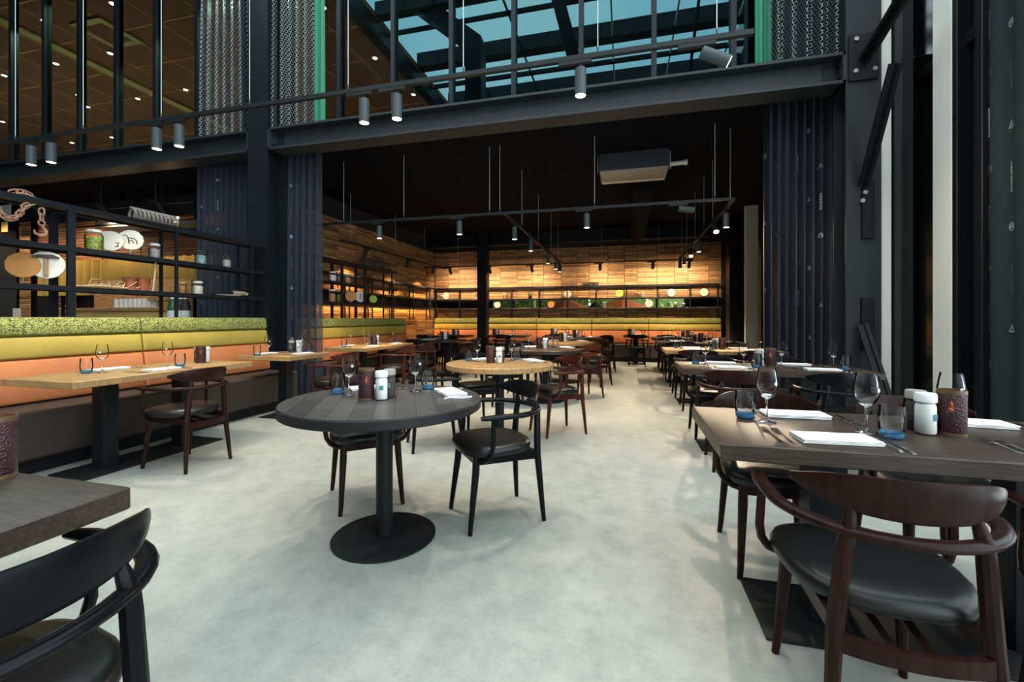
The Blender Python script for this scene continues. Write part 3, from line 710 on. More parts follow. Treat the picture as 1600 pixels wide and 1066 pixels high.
# chain and hook over the top rail
def link_mesh(): 
    a = [(math.cos(t)*.019, 0, math.sin(t)*.017+(.016 if math.sin(t) > 0 else -.016)) for t in [2*PI*k/12 for k in range(12)]]
    return MB().tube(a+a[:1], .0070, 6, cap=False)
ch = thing('chain', 'rusty chain draped over the top of the near shelf', 'chain', shelf1_at(18, Z1))
pts = []
A0 = shelf1_at(14, Z1); off = Vector((.13, 0, 0))
ch0 = Vector(ch.location)
for q in ((16,306),(21,300),(27,303),(33,300),(38,304),(43,303),(47,308),(53,311)): pts.append(at_X(q[0], q[1], SX+.13)-ch0)
pts2 = [at_X(u, v, SX+.275)-ch0 for u, v in ((-8,318),(-3,327),(2,334),(8,339),(14,341),(20,341),(26,338),(31,333),(36,327),(40,322),(46,321))]
lm = None
for P_ in (pts, pts2):
    for k in range(len(P_)):
        d = (P_[min(k+1, len(P_)-1)]-P_[max(k-1, 0)]).normalized()
        q = d.to_track_quat('Z', 'Y').to_euler()
        if lm is None: lk = link_mesh().build('link', 'rust', ch); lm = lk
        else: lk = lm.copy(); col.objects.link(lk); lk.parent = ch
        lk.location = P_[k]; M_ = d.to_track_quat('Z', 'Y').to_matrix() @ Matrix.Rotation((k % 2)*PI/2, 3, 'Z'); lk.rotation_euler = M_.to_euler()
hk = thing('hook', 'rusty iron hook hanging on short chain links from the near shelf', 'hook', at_X(65, 331, SX+.275))
for k, z in enumerate((.0, -.05)):
    lk = lm.copy(); col.objects.link(lk); lk.parent = hk; lk.location = (0, 0, z); lk.scale = (1.0, 1.0, 1.0); lk.rotation_euler = (0, 0, k*PI/2+.6)
R2 = MB().tube([(0, math.cos(t)*.022, -.098+math.sin(t)*.022) for t in [2*PI*k/14 for k in range(15)]], .007, 6, cap=False).build('ring', 'rust', hk)
MB().tube([(0, 0, -.118), (0, .012, -.14), (0, .03, -.165), (0, .027, -.195), (0, -.008, -.21), (0, -.045, -.195), (0, -.052, -.165)], [.009, .011, .014, .015, .014, .010, .004], 8).build('hook_body', 'rust', hk)
def spring(name, label, p, q, R, n, rad, m):
    p, q = Vector(p), Vector(q); L = (q-p).length; t = thing(name, label, 'decoration', p)
    d = (q-p).normalized(); a = Vector((0,0,1)); b = d.cross(a)
    path = [d*L*k/(n*14)+a*(R+R*math.cos(2*PI*k/14))+b*R*math.sin(2*PI*k/14) for k in range(n*14+1)]
    MB().tube(path, rad, 6).build('coil', m, t); return t
spring('coil_spring', 'long steel coil spring lying on top of the near shelf', shelf1_at(204, Z1), shelf1_at(275, Z1), .066, 11, .013, 'spring_steel')
spring('coil_spring', 'dark coil spring lying on top of the second shelf', (SX+.1, at_X(564, 410, SX+.1).y, Z1), (SX+.1, at_X(606, 410, SX+.1).y, Z1), .09, 14, .014, 'spring_dark')
x = at_Y(909, 440, 12.98).x; spring('coil_spring', 'dark coil spring on top of the back wall shelf', (x, 13.1, 2.17), (x+.48, 13.1, 2.17), .055, 12, .012, 'spring_dark')
# dried branch, copper pot, rope on the lower shelf
br = thing('dried_branch', 'dried pale branch lying on the lower near shelf', 'decoration', shelf1_at(172, Z3))
rr = random.Random(3)
MB().tube([(0, -.35, .012), (.02, -.1, .03), (0, .2, .02), (.02, .42, .012)], [.004, .009, .008, .004], 6).build('stem', 'straw', br)
for k in range(16):
    y = rr.uniform(-.22, .3); MB().tube([(.01, y, .025), (rr.uniform(-.06, .06), y+rr.uniform(-.02, .1), rr.uniform(.03, .10)), (rr.uniform(-.08, .08), y+rr.uniform(0, .14), rr.uniform(.02, .09))], [.005, .004, .002], 5).build('twig', 'straw', br)
cp = thing('copper_mould', 'hammered copper moulds standing on the lower near shelf', 'decoration', shelf1_at(220, Z3), -.4)
for dy in (-.09, .02): MB().lathe([(.045, 0), (.055, .005), (.06, .12), (.072, .14), (.066, .142), (.054, .12), (.045, .01)], 14, (0, dy, 0)).build('pot', 'copper', cp)
MB().tube([(.02, .10, .0), (.03, .115, .2), (.03, .12, .32)], .008, 6).build('wooden_stick', 'straw', cp)
rp = thing('rope_knot', 'knotted rope lying at the right end of the lower near shelf', 'decoration', shelf1_at(376, Z3))
MB().tube([(.05*math.cos(t*2)*(1+.3*math.sin(3*t)), .075*math.sin(t*2+.5), .025+.018*math.sin(t*3)+.006*t) for t in [k*.25 for k in range(26)]], .013, 6).build('rope', 'straw', rp)
MB().tube([(0, -.05, .014), (.01, -.2, .012), (0, -.36, .012)], [.012, .01, .006], 6).build('rope_end', 'straw', rp)
# second shelf
def s2(u, z): return Vector((SX+.12, at_X(u, 410, SX+.12).y, z))
for i, (u, z, m, lab) in enumerate(((520, Z2, 'slice_white', 'pale jar, left of three on the second shelf'), (532, Z2, 'jar_grey', 'jar of pale bits, middle of three on the second shelf'), (543, Z2, 'jar_orange', 'jar of orange bits, right of three on the second shelf'),
                                     (519, Z3, 'jar_orange', 'round jar with orange contents on the lower second shelf'), (531, Z3, 'jar_green', 'tall jar of green and white pieces on the lower second shelf'))):
    o = jar_maker(.17 if i < 3 else .22, .065, m)(); o.location = s2(u, z); tag(o, lab, 'jar')
slice_thing(s2(548, Z3), .105, 'slice_orange', 'orange wooden disc on the second shelf', fac, None, .03)
slice_thing(s2(563, Z3), .11, 'slice_white', 'white wooden disc with a dark mark on the second shelf', fac, [[(0,.5),(-.1,-.5)], [(0,.5),(.15,-.5)]], .03)
slice_thing(s2(583, Z3), .08, 'slice_green', 'small green disc on the second shelf', fac, None, .03)
# back wall shelf decorations
def s3(u, z): return Vector((at_Y(u, 460, 13.10).x, 13.10, z))
MID, LOW = 1.81, 1.51
marks = {'stem': [[(0,.5),(0,-.5)], [(-.4,.2),(.4,.2)]], 'leg': [[(.1,.5),(-.1,0),(.25,-.5)], [(-.1,0),(-.35,-.5)]], 'bars': [[(-.3,.5),(-.3,-.5)], [(.3,.5),(.3,-.5)]]}
for u, z, m, mk_, lab in ((697, MID, 'slice_white', marks['bars'], 'white disc left of the column on the back wall shelf'), (887, MID, 'slice_white', marks['leg'], 'white disc with a black figure on the back wall shelf'),
                          (968, MID, 'slice_green', marks['stem'], 'bright green disc on the back wall shelf'), (1049, MID, 'slice_white', marks['bars'], 'white disc with two dark bars on the back wall shelf'),
                          (1100, MID, 'slice_white', None, 'plain pale disc at the right end of the back wall shelf'), (777, LOW, 'slice_white', marks['bars'], 'white disc beside the column in the window slot'),
                          (861, LOW, 'parasol_orange', None, 'orange disc standing in the window slot'), (1014, LOW, 'slice_white', marks['stem'], 'cream disc with a tree mark in the window slot')):
    slice_thing(s3(u, z), .105, m, lab, 0, mk_, .02)
for u, z, hh, m, lab in ((788, MID, .17, 'jar_orange', 'tall jar left on the right-hand back wall shelf'), (828, MID, .16, 'pepper', 'dark bottle-like jar on the back wall shelf'), (995, MID, .14, 'jar_orange', 'left jar of the pair on the back wall shelf'),
                         (1004, MID, .14, 'slice_white', 'right jar of the pair on the back wall shelf'), (944, LOW, .17, 'slice_white', 'white-labelled jar in the middle of the glazed slot'), (1055, LOW, .14, 'slice_white', 'white jar near the right of the glazed slot'),
                         (1068, LOW, .12, 'jar_grey', 'grey jar at the right of the glazed slot'), (690, MID, .14, 'jar_orange', 'amber jar left on the back wall shelf')):
    o = jar_maker(hh, .05, m)(); o.location = s3(u, z); tag(o, lab, 'jar')

# ================================================================== BAR AREA beyond the near shelf
YBAR = 7.0
wb = MB(); wb.box(-16, XW-.13, YBAR, YBAR+.12, 0, CEIL); wbar = struct(wb, 'wall_bar', 'dark_wall', label='dark wall of the bar area left of the shelf')
bx = lambda u: at_Y(u, 400, YBAR-.05).x
panels(wbar, bx(57), bx(352), YBAR-.0, 2.35, 3.35, wset=(1.1, .9), hts=.5, material='clad_dark')
for (u0, u1, z0, z1) in ((38, 55, .1, 3.4), (92, 102, .1, 1.9), (110, 126, .1, 1.9)):
    panels(wbar, bx(u0), bx(u1), YBAR-.12, z0, z1, wset=(2,), hts=.42)
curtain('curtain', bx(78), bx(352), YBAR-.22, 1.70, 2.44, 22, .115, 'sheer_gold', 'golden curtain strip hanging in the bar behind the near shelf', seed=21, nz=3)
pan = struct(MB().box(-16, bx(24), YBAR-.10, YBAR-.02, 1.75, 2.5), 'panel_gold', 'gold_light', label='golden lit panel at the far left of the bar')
kc = thing('bar_cabinet', 'dark tall cabinet at the left end of the bar', 'cabinet', (bx(15), YBAR-.35, 0))
MB().cbox(-1.6, bx(36)-bx(15), -.2, .2, 0, 3.2, .01).build('body', 'ac_dark', kc)
for (u0, v0, u1, v1) in ((2, 321, 17, 336), (20, 482, 32, 496), (2, 347, 12, 362)):
    a = at_Y(u0, v0, YBAR-.555); b_ = at_Y(u1, v1, YBAR-.555)
    MB().box(a.x-bx(15), b_.x-bx(15), -.206, -.2, b_.z, a.z).build('notice', 'paper' if v0 != 347 else 'gold_light', kc)
bx2 = lambda u: at_Y(u, 400, YBAR-.95).x
ct = thing('bar_counter', 'wooden bar counter with back shelf behind the near bench', 'counter', (bx2(190), YBAR-.95, 0))
cw = bx2(262)-bx2(118)
MB().cbox(-cw/2-.2, cw/2, -.05, .45, 1.34, 1.40, .006).build('shelf', 'oak', ct)
MB().cbox(-cw/2-.2, cw/2, .40, .45, 1.40, 1.95, .004).build('back_panel', 'clad_wood', ct)
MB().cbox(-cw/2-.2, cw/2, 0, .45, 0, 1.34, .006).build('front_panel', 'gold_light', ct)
MB().cbox(bx2(232)-bx2(190), cw/2, -.02, .40, 1.52, 1.60, .004).build('cutting_board', 'oak', ct)
def mug_maker():
    o = thing('mug', '', 'mug'); MB().lathe([(.07, 0), (.085, .01), (.09, .17), (.084, .17), (.078, .02), (.0, .015)], 12).build('cup', 'mug', o)
    MB().tube([(.085, 0, .14), (.135, 0, .12), (.135, 0, .06), (.085, 0, .04)], .012, 6).build('handle', 'mug', o); return o
for i in range(9):
    place('mug', mug_maker, (bx2(173+i*7.2), YBAR-.80, 1.40), -.6, f'white mug, {ordn[i] if i < 8 else "ninth"} from the left in the row on the bar', 'mug', 'white mugs in a row on the bar')
for u, m, lab in ((283, 'bottle_green', 'green bottle with white labels on the bar'), (296, 'ink', 'dark bottle with a white label on the bar'), (303, 'ink', 'rightmost dark bottle on the bar')):
    o = thing('bottle', lab, 'bottle', (bx2(u), YBAR-1.1, 1.1)); MB().lathe([(.07, 0), (.075, .01), (.075, .32), (.03, .44), (.028, .56), (.032, .57), (.0, .58)], 14).build('glass', m, o)
    MB().lathe([(.0765, .10), (.0765, .24)], 14, cap=False).build('label', 'paper', o); MB().lathe([(.033, .44), (.031, .56)], 12, cap=False).build('neck_label', 'paper', o)
struct(MB().box(bx2(272), bx2(330), YBAR-1.3, YBAR-.8, 0, 1.1), 'bar_base', 'ac_dark')
# hanging ring rail and cassette below the bar ceiling
hr = thing('hanging_rack', 'black steel rack hanging under the bar ceiling', 'rack', (at_Y(170, 305, 6.2).x, 6.2, 3.0))
rx0, rx1 = at_Y(105, 305, 6.2).x-hr.location.x, at_Y(305, 305, 6.2).x-hr.location.x
for z in (0, .32):
    MB().bar((rx0, 0, z), (rx1, 0, z), .03, .03).build('rail', 'steel', hr); MB().bar((rx0, .7, z), (rx1, .7, z), .03, .03).build('rail', 'steel', hr)
for k in range(5):
    x = rx0+(rx1-rx0)*k/4; MB().bar((x, 0, 0), (x, 0, .74), .03, .03).build('hanger', 'steel', hr); MB().bar((x, .7, 0), (x, .7, .74), .03, .03).build('hanger', 'steel', hr)
MB().cbox(rx0+.6, rx1-.5, .1, .6, -.02, .10, .01).build('hood', 'ac_grey', hr)
for i, (x, y, e_, c) in enumerate(((bx(60), YBAR-1.2, 120, (1, .72, .40)), (bx(150), YBAR-1.0, 170, (1, .74, .40)), (bx(240), YBAR-1.0, 170, (1, .74, .40)), (bx(320), YBAR-1.0, 110, (1, .74, .40)))):
    o = spot((x-.04, y, 3.35), f'dark cylinder spotlight, {ordn[i]} from the left under the bar ceiling', 'spotlights in the bar', 'spot_dark', watts=e_*.38, col_=c, cone=150)
    MB().tube([(.04, 0, -.02), (.04, 0, .40)], .012, 8).build('drop_rod', 'spot_dark', o)
    for h in o.children:
        if h.name.startswith('lamp_head'): h.rotation_euler = (math.radians(35), 0, 0)

# ================================================================== made-up OUTDOORS behind the slot, standing in for a mirror reflection
struct(MB().box(-14, 10, 13.35, 24, -.12, -.02), 'ground', 'ground', label='paved terrace added behind the slot for a reflected view')
hb = MB(); rr = random.Random(5)
for k in range(3800):
    x, z = rr.uniform(-11, 8), rr.uniform(.2, 3.4); y = 18.9+rr.uniform(-.35, .35); a = rr.uniform(.06, .13); d = Vector((rr.gauss(0, 1), rr.gauss(0, 1), rr.gauss(0, 1))).normalized(); e = d.orthogonal()
    hb.add([(x, y, z), Vector((x, y, z))+d*a+e*a*.4, Vector((x, y, z))+d*a*2, Vector((x, y, z))+d*a-e*a*.4], [(0, 1, 2, 3)])
for k in range(8): hb.box(-11+2.4*k, -11+2.4*k+2.3, 19.0, 19.5, 0, 3.2)
tag(hb.build('hedge', 'hedge', ang=1), 'leafy green hedge behind the glazed slot, standing in for a reflection', 'hedge', kind='stuff')
def parasol(x, y, zt, r, m, label):
    o = thing('parasol', label, 'parasol', (x, y, 0))
    MB().lathe([(0, zt+.02), (.05, zt), (r*.5, zt-.16), (r, zt-.36), (r, zt-.40), (r*.5, zt-.2), (0, zt-.04)], 8, cap=False).build('canopy', m, o, ang=10)
    MB().tube([(0, 0, 0), (0, 0, zt)], .025, 8).build('pole', 'wood_pole', o); MB().lathe([(.25, 0), (.25, .05), (.05, .08)], 12).build('foot', 'steel_black', o)
parasol(at_Y(884, 480, 15.6).x, 15.6, 1.92, .9, 'parasol_orange', 'orange parasol standing in for a reflection, left in the glazed slot')
parasol(at_Y(972, 480, 17.3).x, 17.3, 2.0, 1.0, 'parasol_orange', 'orange parasol standing in for a reflection, right of the slot middle')
parasol(at_Y(930, 480, 14.2).x, 14.2, 1.72, .5, 'parasol_dark', 'dark grey parasol standing in for a reflection, between the two orange ones')
# ================================================================== CHAIRS
def chair_maker(wood):
    def mk():
        o = thing('dining_armchair', '', 'chair')
        # padded seat
        R = []
        for s_, z in ((.86, .424), (.97, .428), (1, .442), (1, .456), (.965, .472), (.86, .483), (.6, .487), (.25, .488)):
            ring = []
            for k in range(28):
                a = 2*PI*k/28; c, d = math.cos(a), math.sin(a)
                y = .225*math.copysign(abs(d)**.72, d); x = .235*math.copysign(abs(c)**.72, c)*(1+.16*y/.225*.5)
                ring.append((x*s_, y*s_+.005, z))
            R.append(ring)
        MB().loft(R).build('seat', 'seat_leather', o, ang=50)
        # curved backrest board
        R = []
        for i in range(17):
            t = -1+i/8; t2 = abs(t)
            x = .243*math.sin(t*1.05)/math.sin(1.05); y = -.266+.135*t2**2.0; hh = max(.010, .056*(1-t2**2.6)**.8)
            zc = .748+.004*t2; n_ = Vector((math.sin(t*.85)*.9, -math.cos(t*.85), 0)).normalized(); th = .010*(1-.35*t2**3)
            ring = []
            for k in range(10):
                a = 2*PI*k/10; c, d = math.cos(a), math.sin(a)
                u = th*math.copysign(abs(c)**.6, c); v = hh*math.copysign(abs(d)**.75, d)
                p = Vector((x, y-.10*v, zc+v))+n_*u; ring.append(p)
            R.append(ring)
        MB().loft(R).build('backrest', wood, o, ang=50)
        # bent arm hoop
        path = [(-.258, .165, .655), (-.265, .10, .656), (-.268, .02, .656)]
        path += [(-.266*math.cos(a), -.03-.245*math.sin(a), .655-.004*math.sin(a)) for a in [PI*k/18 for k in range(1, 18)]]
        path += [(.268, .02, .656), (.265, .10, .656), (.258, .165, .655)]
        n_ = len(path); rad = [(.022, .0155)]*n_; rad[0] = rad[-1] = (.017, .012); rad[1] = rad[-2] = (.024, .0155)
        MB().tube(path, rad, 10, up=(0,0,1)).build('armrest', wood, o, ang=50)
        for s_ in (-1, 1):
            MB().tube([(s_*.19, .205, 0), (s_*.185, .20, .05), (s_*.168, .165, .33), (s_*.165, .16, .425)], [.0125, .0145, .0215, .020], 10).build('leg', wood, o)
            MB().tube([(s_*.195, -.255, 0), (s_*.19, -.25, .05), (s_*.165, -.225, .40), (s_*.148, -.232, .60), (s_*.139, -.240, .655), (s_*.134, -.231, .69), (s_*.128, -.226, .725)], [.0125, .0145, .0215, .020, .0185, .0145, .007], 10).build('leg', wood, o)
            MB().tube([(s_*.258, .095, .65), (s_*.263, .095, .56), (s_*.266, .098, .50), (s_*.258, .105, .455), (s_*.236, .115, .422), (s_*.205, .13, .405), (s_*.168, .145, .398)], [(.014, .013)]*7, 8).build('arm_support', wood, o)
            MB().bar((s_*.168, .16, .400), (s_*.166, -.22, .392), .022, .045).build('side_rail', wood, o)
            MB().bar((s_*.05, .15, .405), (s_*.04, -.23, .355), .022, .014).build('seat_brace', wood, o)
        MB().bar((-.165, .16, .40), (.165, .16, .40), .022, .045).build('front_rail', wood, o)
        R = []
        for k in range(9):
            t = -1+k/4; x = .17*t; y = -.232-.030*(1-t*t); R.append([(x, y-.010, .335), (x, y+.010, .335), (x, y+.010, .378+.004*t*t), (x, y-.010, .378+.004*t*t)])
        MB().loft(R).build('rear_stretcher', wood, o)
        return o
    return mk
CN = {'black_wood': 'black', 'brown_wood': 'dark brown', 'red_wood': 'reddish brown'}
def chair(x, y, fx, fy, wood, label):
    f = Vector((fx, fy)).normalized()
    return place('chair_'+wood, chair_maker(wood), (x, y, 0), math.atan2(-f.x, f.y), f'{CN[wood]} wooden armchair {label}', 'chair', 'wooden armchairs with black seats')

# ================================================================== TABLES
TH = .76
def round_table(x, y, top, label, planks=False, r=.53):
    t = thing('round_table', label, 'table', (x, y, 0))
    th = .052
    if planks:
        tt = MB().lathe([(r-.006, TH-th), (r, TH-th+.005), (r, TH-.008), (r-.004, TH-.003), (r-.012, TH-.002)], 72).build('tabletop', 'table_rim', t)
        ang = math.radians(28); w_ = .098; rr = random.Random(4); R_ = r-.006
        circ = [(R_*math.cos(2*PI*k/72), R_*math.sin(2*PI*k/72)) for k in range(72)]
        def clip(poly, ax, val, keep_less):
            out = []
            for i in range(len(poly)):
                p, q = poly[i], poly[(i+1) % len(poly)]; ip = (p[ax] <= val) == keep_less; iq = (q[ax] <= val) == keep_less
                if ip: out.append(p)
                if ip != iq:
                    k = (val-p[ax])/(q[ax]-p[ax]); m_ = [p[0]+(q[0]-p[0])*k, p[1]+(q[1]-p[1])*k]; m_[ax] = val; out.append(tuple(m_))
            return out
        a = -R_; i = 0
        while a < R_:
            b = -R_+(-.0 if i % 2 else -.28)
            while b < R_:
                q = clip(clip(clip(clip(circ, 0, a+.0012, False), 0, a+w_-.0012, True), 1, b+.0012, False), 1, b+.55, True)
                b += .5524
                if len(q) > 2:
                    q = [(c[0]*math.cos(ang)-c[1]*math.sin(ang), c[0]*math.sin(ang)+c[1]*math.cos(ang)) for c in q]
                    MB().prism(q, TH-.004, TH-rr.uniform(0, .0006)).build('plank', 'dark_plank', tt)
            a += w_; i += 1
    else:
        MB().lathe([(r-.006, TH-th), (r, TH-th+.005), (r, TH-.006), (r-.006, TH)], 64).build('tabletop', top, t)
    MB().lathe([(.045, .012), (.045, TH-th-.004)], 24).build('column', 'table_steel', t)
    MB().lathe([(.27, .0), (.278, .004), (.278, .010), (.27, .013), (.05, .016)], 64).build('base_plate', 'base_steel', t)
    MB().lathe([(.16, TH-th-.006), (.16, TH-th)], 24).build('mount_plate', 'table_steel', t)
    return t
def rect_table(x0, x1, y0, y1, top, label, cols=2, long='x', edge=None, th=.052):
    cx, cy = (x0+x1)/2, (y0+y1)/2; t = thing('dining_table', label, 'table', (cx, cy, 0))
    hx, hy = (x1-x0)/2, (y1-y0)/2
    MB().cbox(-hx, hx, -hy, hy, TH-th, TH, .004).build('tabletop', top, t)
    L = hx if long == 'x' else hy
    ps = [0] if cols == 1 else [-L*.42, L*.42]
    for p in ps:
        a, b = (p, 0) if long == 'x' else (0, p)
        mb = MB().cbox(a-.065, a+.065, b-.055, b+.055, .012, TH-th-.006, .004)
        mb.build('column', 'table_steel', t)
        MB().box(a-.035, a-.028, b-.0565, b+.0565, .02, TH-th-.01).build('groove', 'steel_black', t)
        MB().cbox(a-.15, a+.15, b-.15, b+.15, TH-th-.006, TH-th, .001).build('mount_plate', 'table_steel', t)
    e = .22 if cols == 1 else L*.42+.26
    a, b = (e, .20) if long == 'x' else (.20, e)
    MB().cbox(-a, a, -b, b, 0, .012, .003).build('base_plate', 'base_steel', t)
    return t

# ---- tableware
def wine_maker():
    o = thing('wine_glass', '', 'glass')
    MB().lathe([(.001, .000), (.034, .0006), (.0355, .002), (.02, .004), (.006, .010), (.0038, .02), (.0035, .07), (.0042, .095), (.008, .103)], 20, cap=False).build('foot', 'lens_glass', o, ang=80)
    MB().lathe([(.0235, .1125), (.03, .120), (.039, .138), (.0425, .155), (.042, .172), (.038, .20), (.033, .228), (.0325, .230), (.0318, .228), (.037, .20), (.0408, .172), (.0413, .155), (.038, .139), (.029, .123), (.0235, .1165)], 24, cap=False).build('bowl', 'clear_glass', o, ang=80)
    MB().lathe([(.0, .098), (.006, .0985), (.016, .1055), (.0235, .1125), (.0235, .1165), (.013, .110), (.0, .107)], 24, cap=False).build('bowl_base', 'lens_glass', o, ang=80)
    V, Fs = join2d(([(0, 0)]+[(math.cos(2*PI*k/16), math.sin(2*PI*k/16)) for k in range(16)], [(0, 1+k, 1+(k+1) % 16) for k in range(16)]))
    R_ = .0428; mb = MB(); mb.add([(R_*math.sin(vx*.0085/R_), -R_*math.cos(vx*.0085/R_)*(1-.0*vy), .168+vy*.0085) for vx, vy in V], Fs)
    e = mb.build('round_print', 'white_print', o); return o
def tumbler_maker():
    o = thing('water_tumbler', '', 'glass')
    MB().lathe([(.030, .012), (.036, .016), (.041, .04), (.042, .07), (.039, .118), (.0385, .120), (.0375, .118), (.0402, .07), (.039, .04), (.033, .020), (.0, .018)], 22, cap=False).build('glass_wall', 'tumbler_glass', o, ang=80)
    MB().lathe([(.0, .0), (.029, .0004), (.034, .005), (.037, .014), (.038, .021), (.036, .020), (.02, .012), (.0, .011)], 22, cap=False).build('blue_base', 'blue_glass', o, ang=80)
    return o
def napkin_maker():
    o = thing('napkin', '', 'napkin'); rr = random.Random(2)
    for i, (z0, z1, dx) in enumerate(((0, .005, 0), (.0052, .0105, .003), (.0107, .016, -.002))):
        R = []
        for k in range(9):
            x = -.125+.25*k/8; w_ = .0012*math.sin(k*1.7+i)
            R.append([(x+dx, -.058+w_, z0), (x+dx, .058+w_, z0), (x+dx, .0605+w_, (z0+z1)/2), (x+dx, .057+w_, z1+.4*w_), (x+dx, -.057+w_, z1+.4*w_), (x+dx, -.0605+w_, (z0+z1)/2)])
        MB().loft(R).build('fold', 'napkin', o)
    return o
def fork_maker():
    o = thing('fork', '', 'cutlery')
    R = [[(-w_, y, z), (w_, y, z), (w_*.7, y, z+.0025), (-w_*.7, y, z+.0025)] for w_, y, z in ((.004, -.10, .002), (.0055, -.085, .001), (.004, -.04, .001), (.0026, .0, .005), (.003, .035, .008), (.010, .052, .005), (.0115, .062, .004))]
    MB().loft(R).build('handle', 'steel_cutlery', o)
    for k in range(4): MB().bar((-.0092+.0061*k, .060, .005), (-.0092+.0061*k, .10, .007), .0032, .002).build('tine', 'steel_cutlery', o)
    return o
def knife_maker():
    o = thing('knife', '', 'cutlery')
    MB().loft([[(-w_, y, 0), (w_, y, 0), (w_, y, h), (-w_, y, h)] for w_, y, h in ((.005, -.115, .004), (.006, -.10, .006), (.0045, -.02, .0055), (.004, -.01, .004))]).build('handle', 'steel_cutlery', o)
    MB().loft([[(-.004, y, .001), (w_, y, .001), (w_, y, .0022), (-.004, y, .0026)] for w_, y in ((.004, -.01), (.009, .03), (.0095, .07), (.004, .10), (-.002, .108))]).build('blade', 'steel_cutlery', o)
    return o
def candle_maker():
    o = thing('candle_holder', '', 'candle')
    MB().lathe([(.038, 0), (.0425, .006), (.0425, .165), (.0395, .165), (.0395, .010), (.0, .008)], 28, cap=False).build('glass_cylinder', 'candle_glass', o, ang=50)
    MB().lathe([(.0430, .155), (.0435, .160), (.0430, .170), (.039, .170), (.039, .158)], 28, cap=False).build('rim', 'candle_rim', o)
    MB().lathe([(.0432, .0), (.0432, .010), (.041, .012)], 28, cap=False).build('base_ring', 'candle_rim', o)
    MB().lathe([(.030, .010), (.030, .085), (.0, .083)], 16).build('wax', 'wax', o)
    MB().lathe([(.0, .085), (.006, .092), (.008, .102), (.004, .118), (.0, .128)], 10, cap=False).build('flame', 'flame', o)
    return o
def shaker_maker(fill, blue):
    def mk():
        o = thing('table_jar', '', 'jar')
        MB().lathe([(.030, 0), (.033, .004), (.033, .105), (.028, .118), (.028, .125)], 20, cap=False).build('glass_body', 'clear_glass', o, ang=60)
        MB().lathe([(.028, .003), (.0315, .006), (.0315, .105), (.0265, .119), (.02, .121)], 18).build('contents', fill, o)
        MB().lathe([(.0325, .122), (.034, .124), (.034, .150), (.031, .156), (.0, .157)], 22).build('lid', 'lid_white' if blue else 'ac_grey', o)
        MB().add([(.0336*math.sin(a), -.0336*math.cos(a), z) for a in (-.35, 0, .35) for z in (.055, .08)], [(0, 2, 3, 1), (2, 4, 5, 3)]).build('label', 'lid_label', o)
        return o
    return mk

def setting(place_, tab, e, f, detail, lat=1.0):
    """one place laid on the table edge point e, f pointing to the middle of the table"""
    e = Vector((e[0], e[1])); f = Vector(f).normalized(); r = Vector((f.y, -f.x)); rz = math.atan2(-f.x, f.y)
    def P(a, b): q = e+f*b+r*a*lat; return (q.x, q.y, TH+.0006)
    at = f'at the {place_} of {tab}'
    jr = random.Random(str(place_)+tab); j = lambda s=.01: jr.uniform(-s, s)
    place('napkin', napkin_maker, P(.01+j(), .125), rz+j(.08), f'folded white napkin {at}', 'napkin', 'folded napkins')
    place('wine', wine_maker, P(.17+j(), .29+j()), jr.uniform(.2, 1.3), f'stemmed wine glass {at}', 'glass', 'wine glasses')
    place('tumbler', tumbler_maker, P(.235+j(), .215+j()), 0, f'blue-based water tumbler {at}', 'glass', 'water tumblers')
    if detail:
        place('fork', fork_maker, P(-.190, .155), rz+.05, f'outer steel fork {at}', 'cutlery', 'forks')
        place('fork', fork_maker, P(-.155, .145), rz+.02, f'inner steel fork {at}', 'cutlery', 'forks')
        place('knife', knife_maker, P(.155, .13), rz-.04, f'inner steel knife {at}', 'cutlery', 'knives')
        place('knife', knife_maker, P(.185, .115), rz-.07, f'outer steel knife {at}', 'cutlery', 'knives')
def centre(x, y, tab, ang=0, jars=True, candle=True):
    c, s_ = math.cos(ang), math.sin(ang)
    if candle: place('candle', candle_maker, (x, y, TH+.0006), ang, f'dark red glass candle holder on {tab}', 'candle', 'candle holders')
    if jars:
        place('salt', shaker_maker('salt', True), (x+.085*c, y+.085*s_, TH+.0006), ang*0+.5, f'white-filled glass jar with lid on {tab}', 'jar', 'salt jars')
        a = ang+.75; place('pepper', shaker_maker('pepper', False), (x+.13*math.cos(a), y+.13*math.sin(a), TH+.0006), .3, f'dark-filled glass jar with lid on {tab}', 'jar', 'pepper jars')

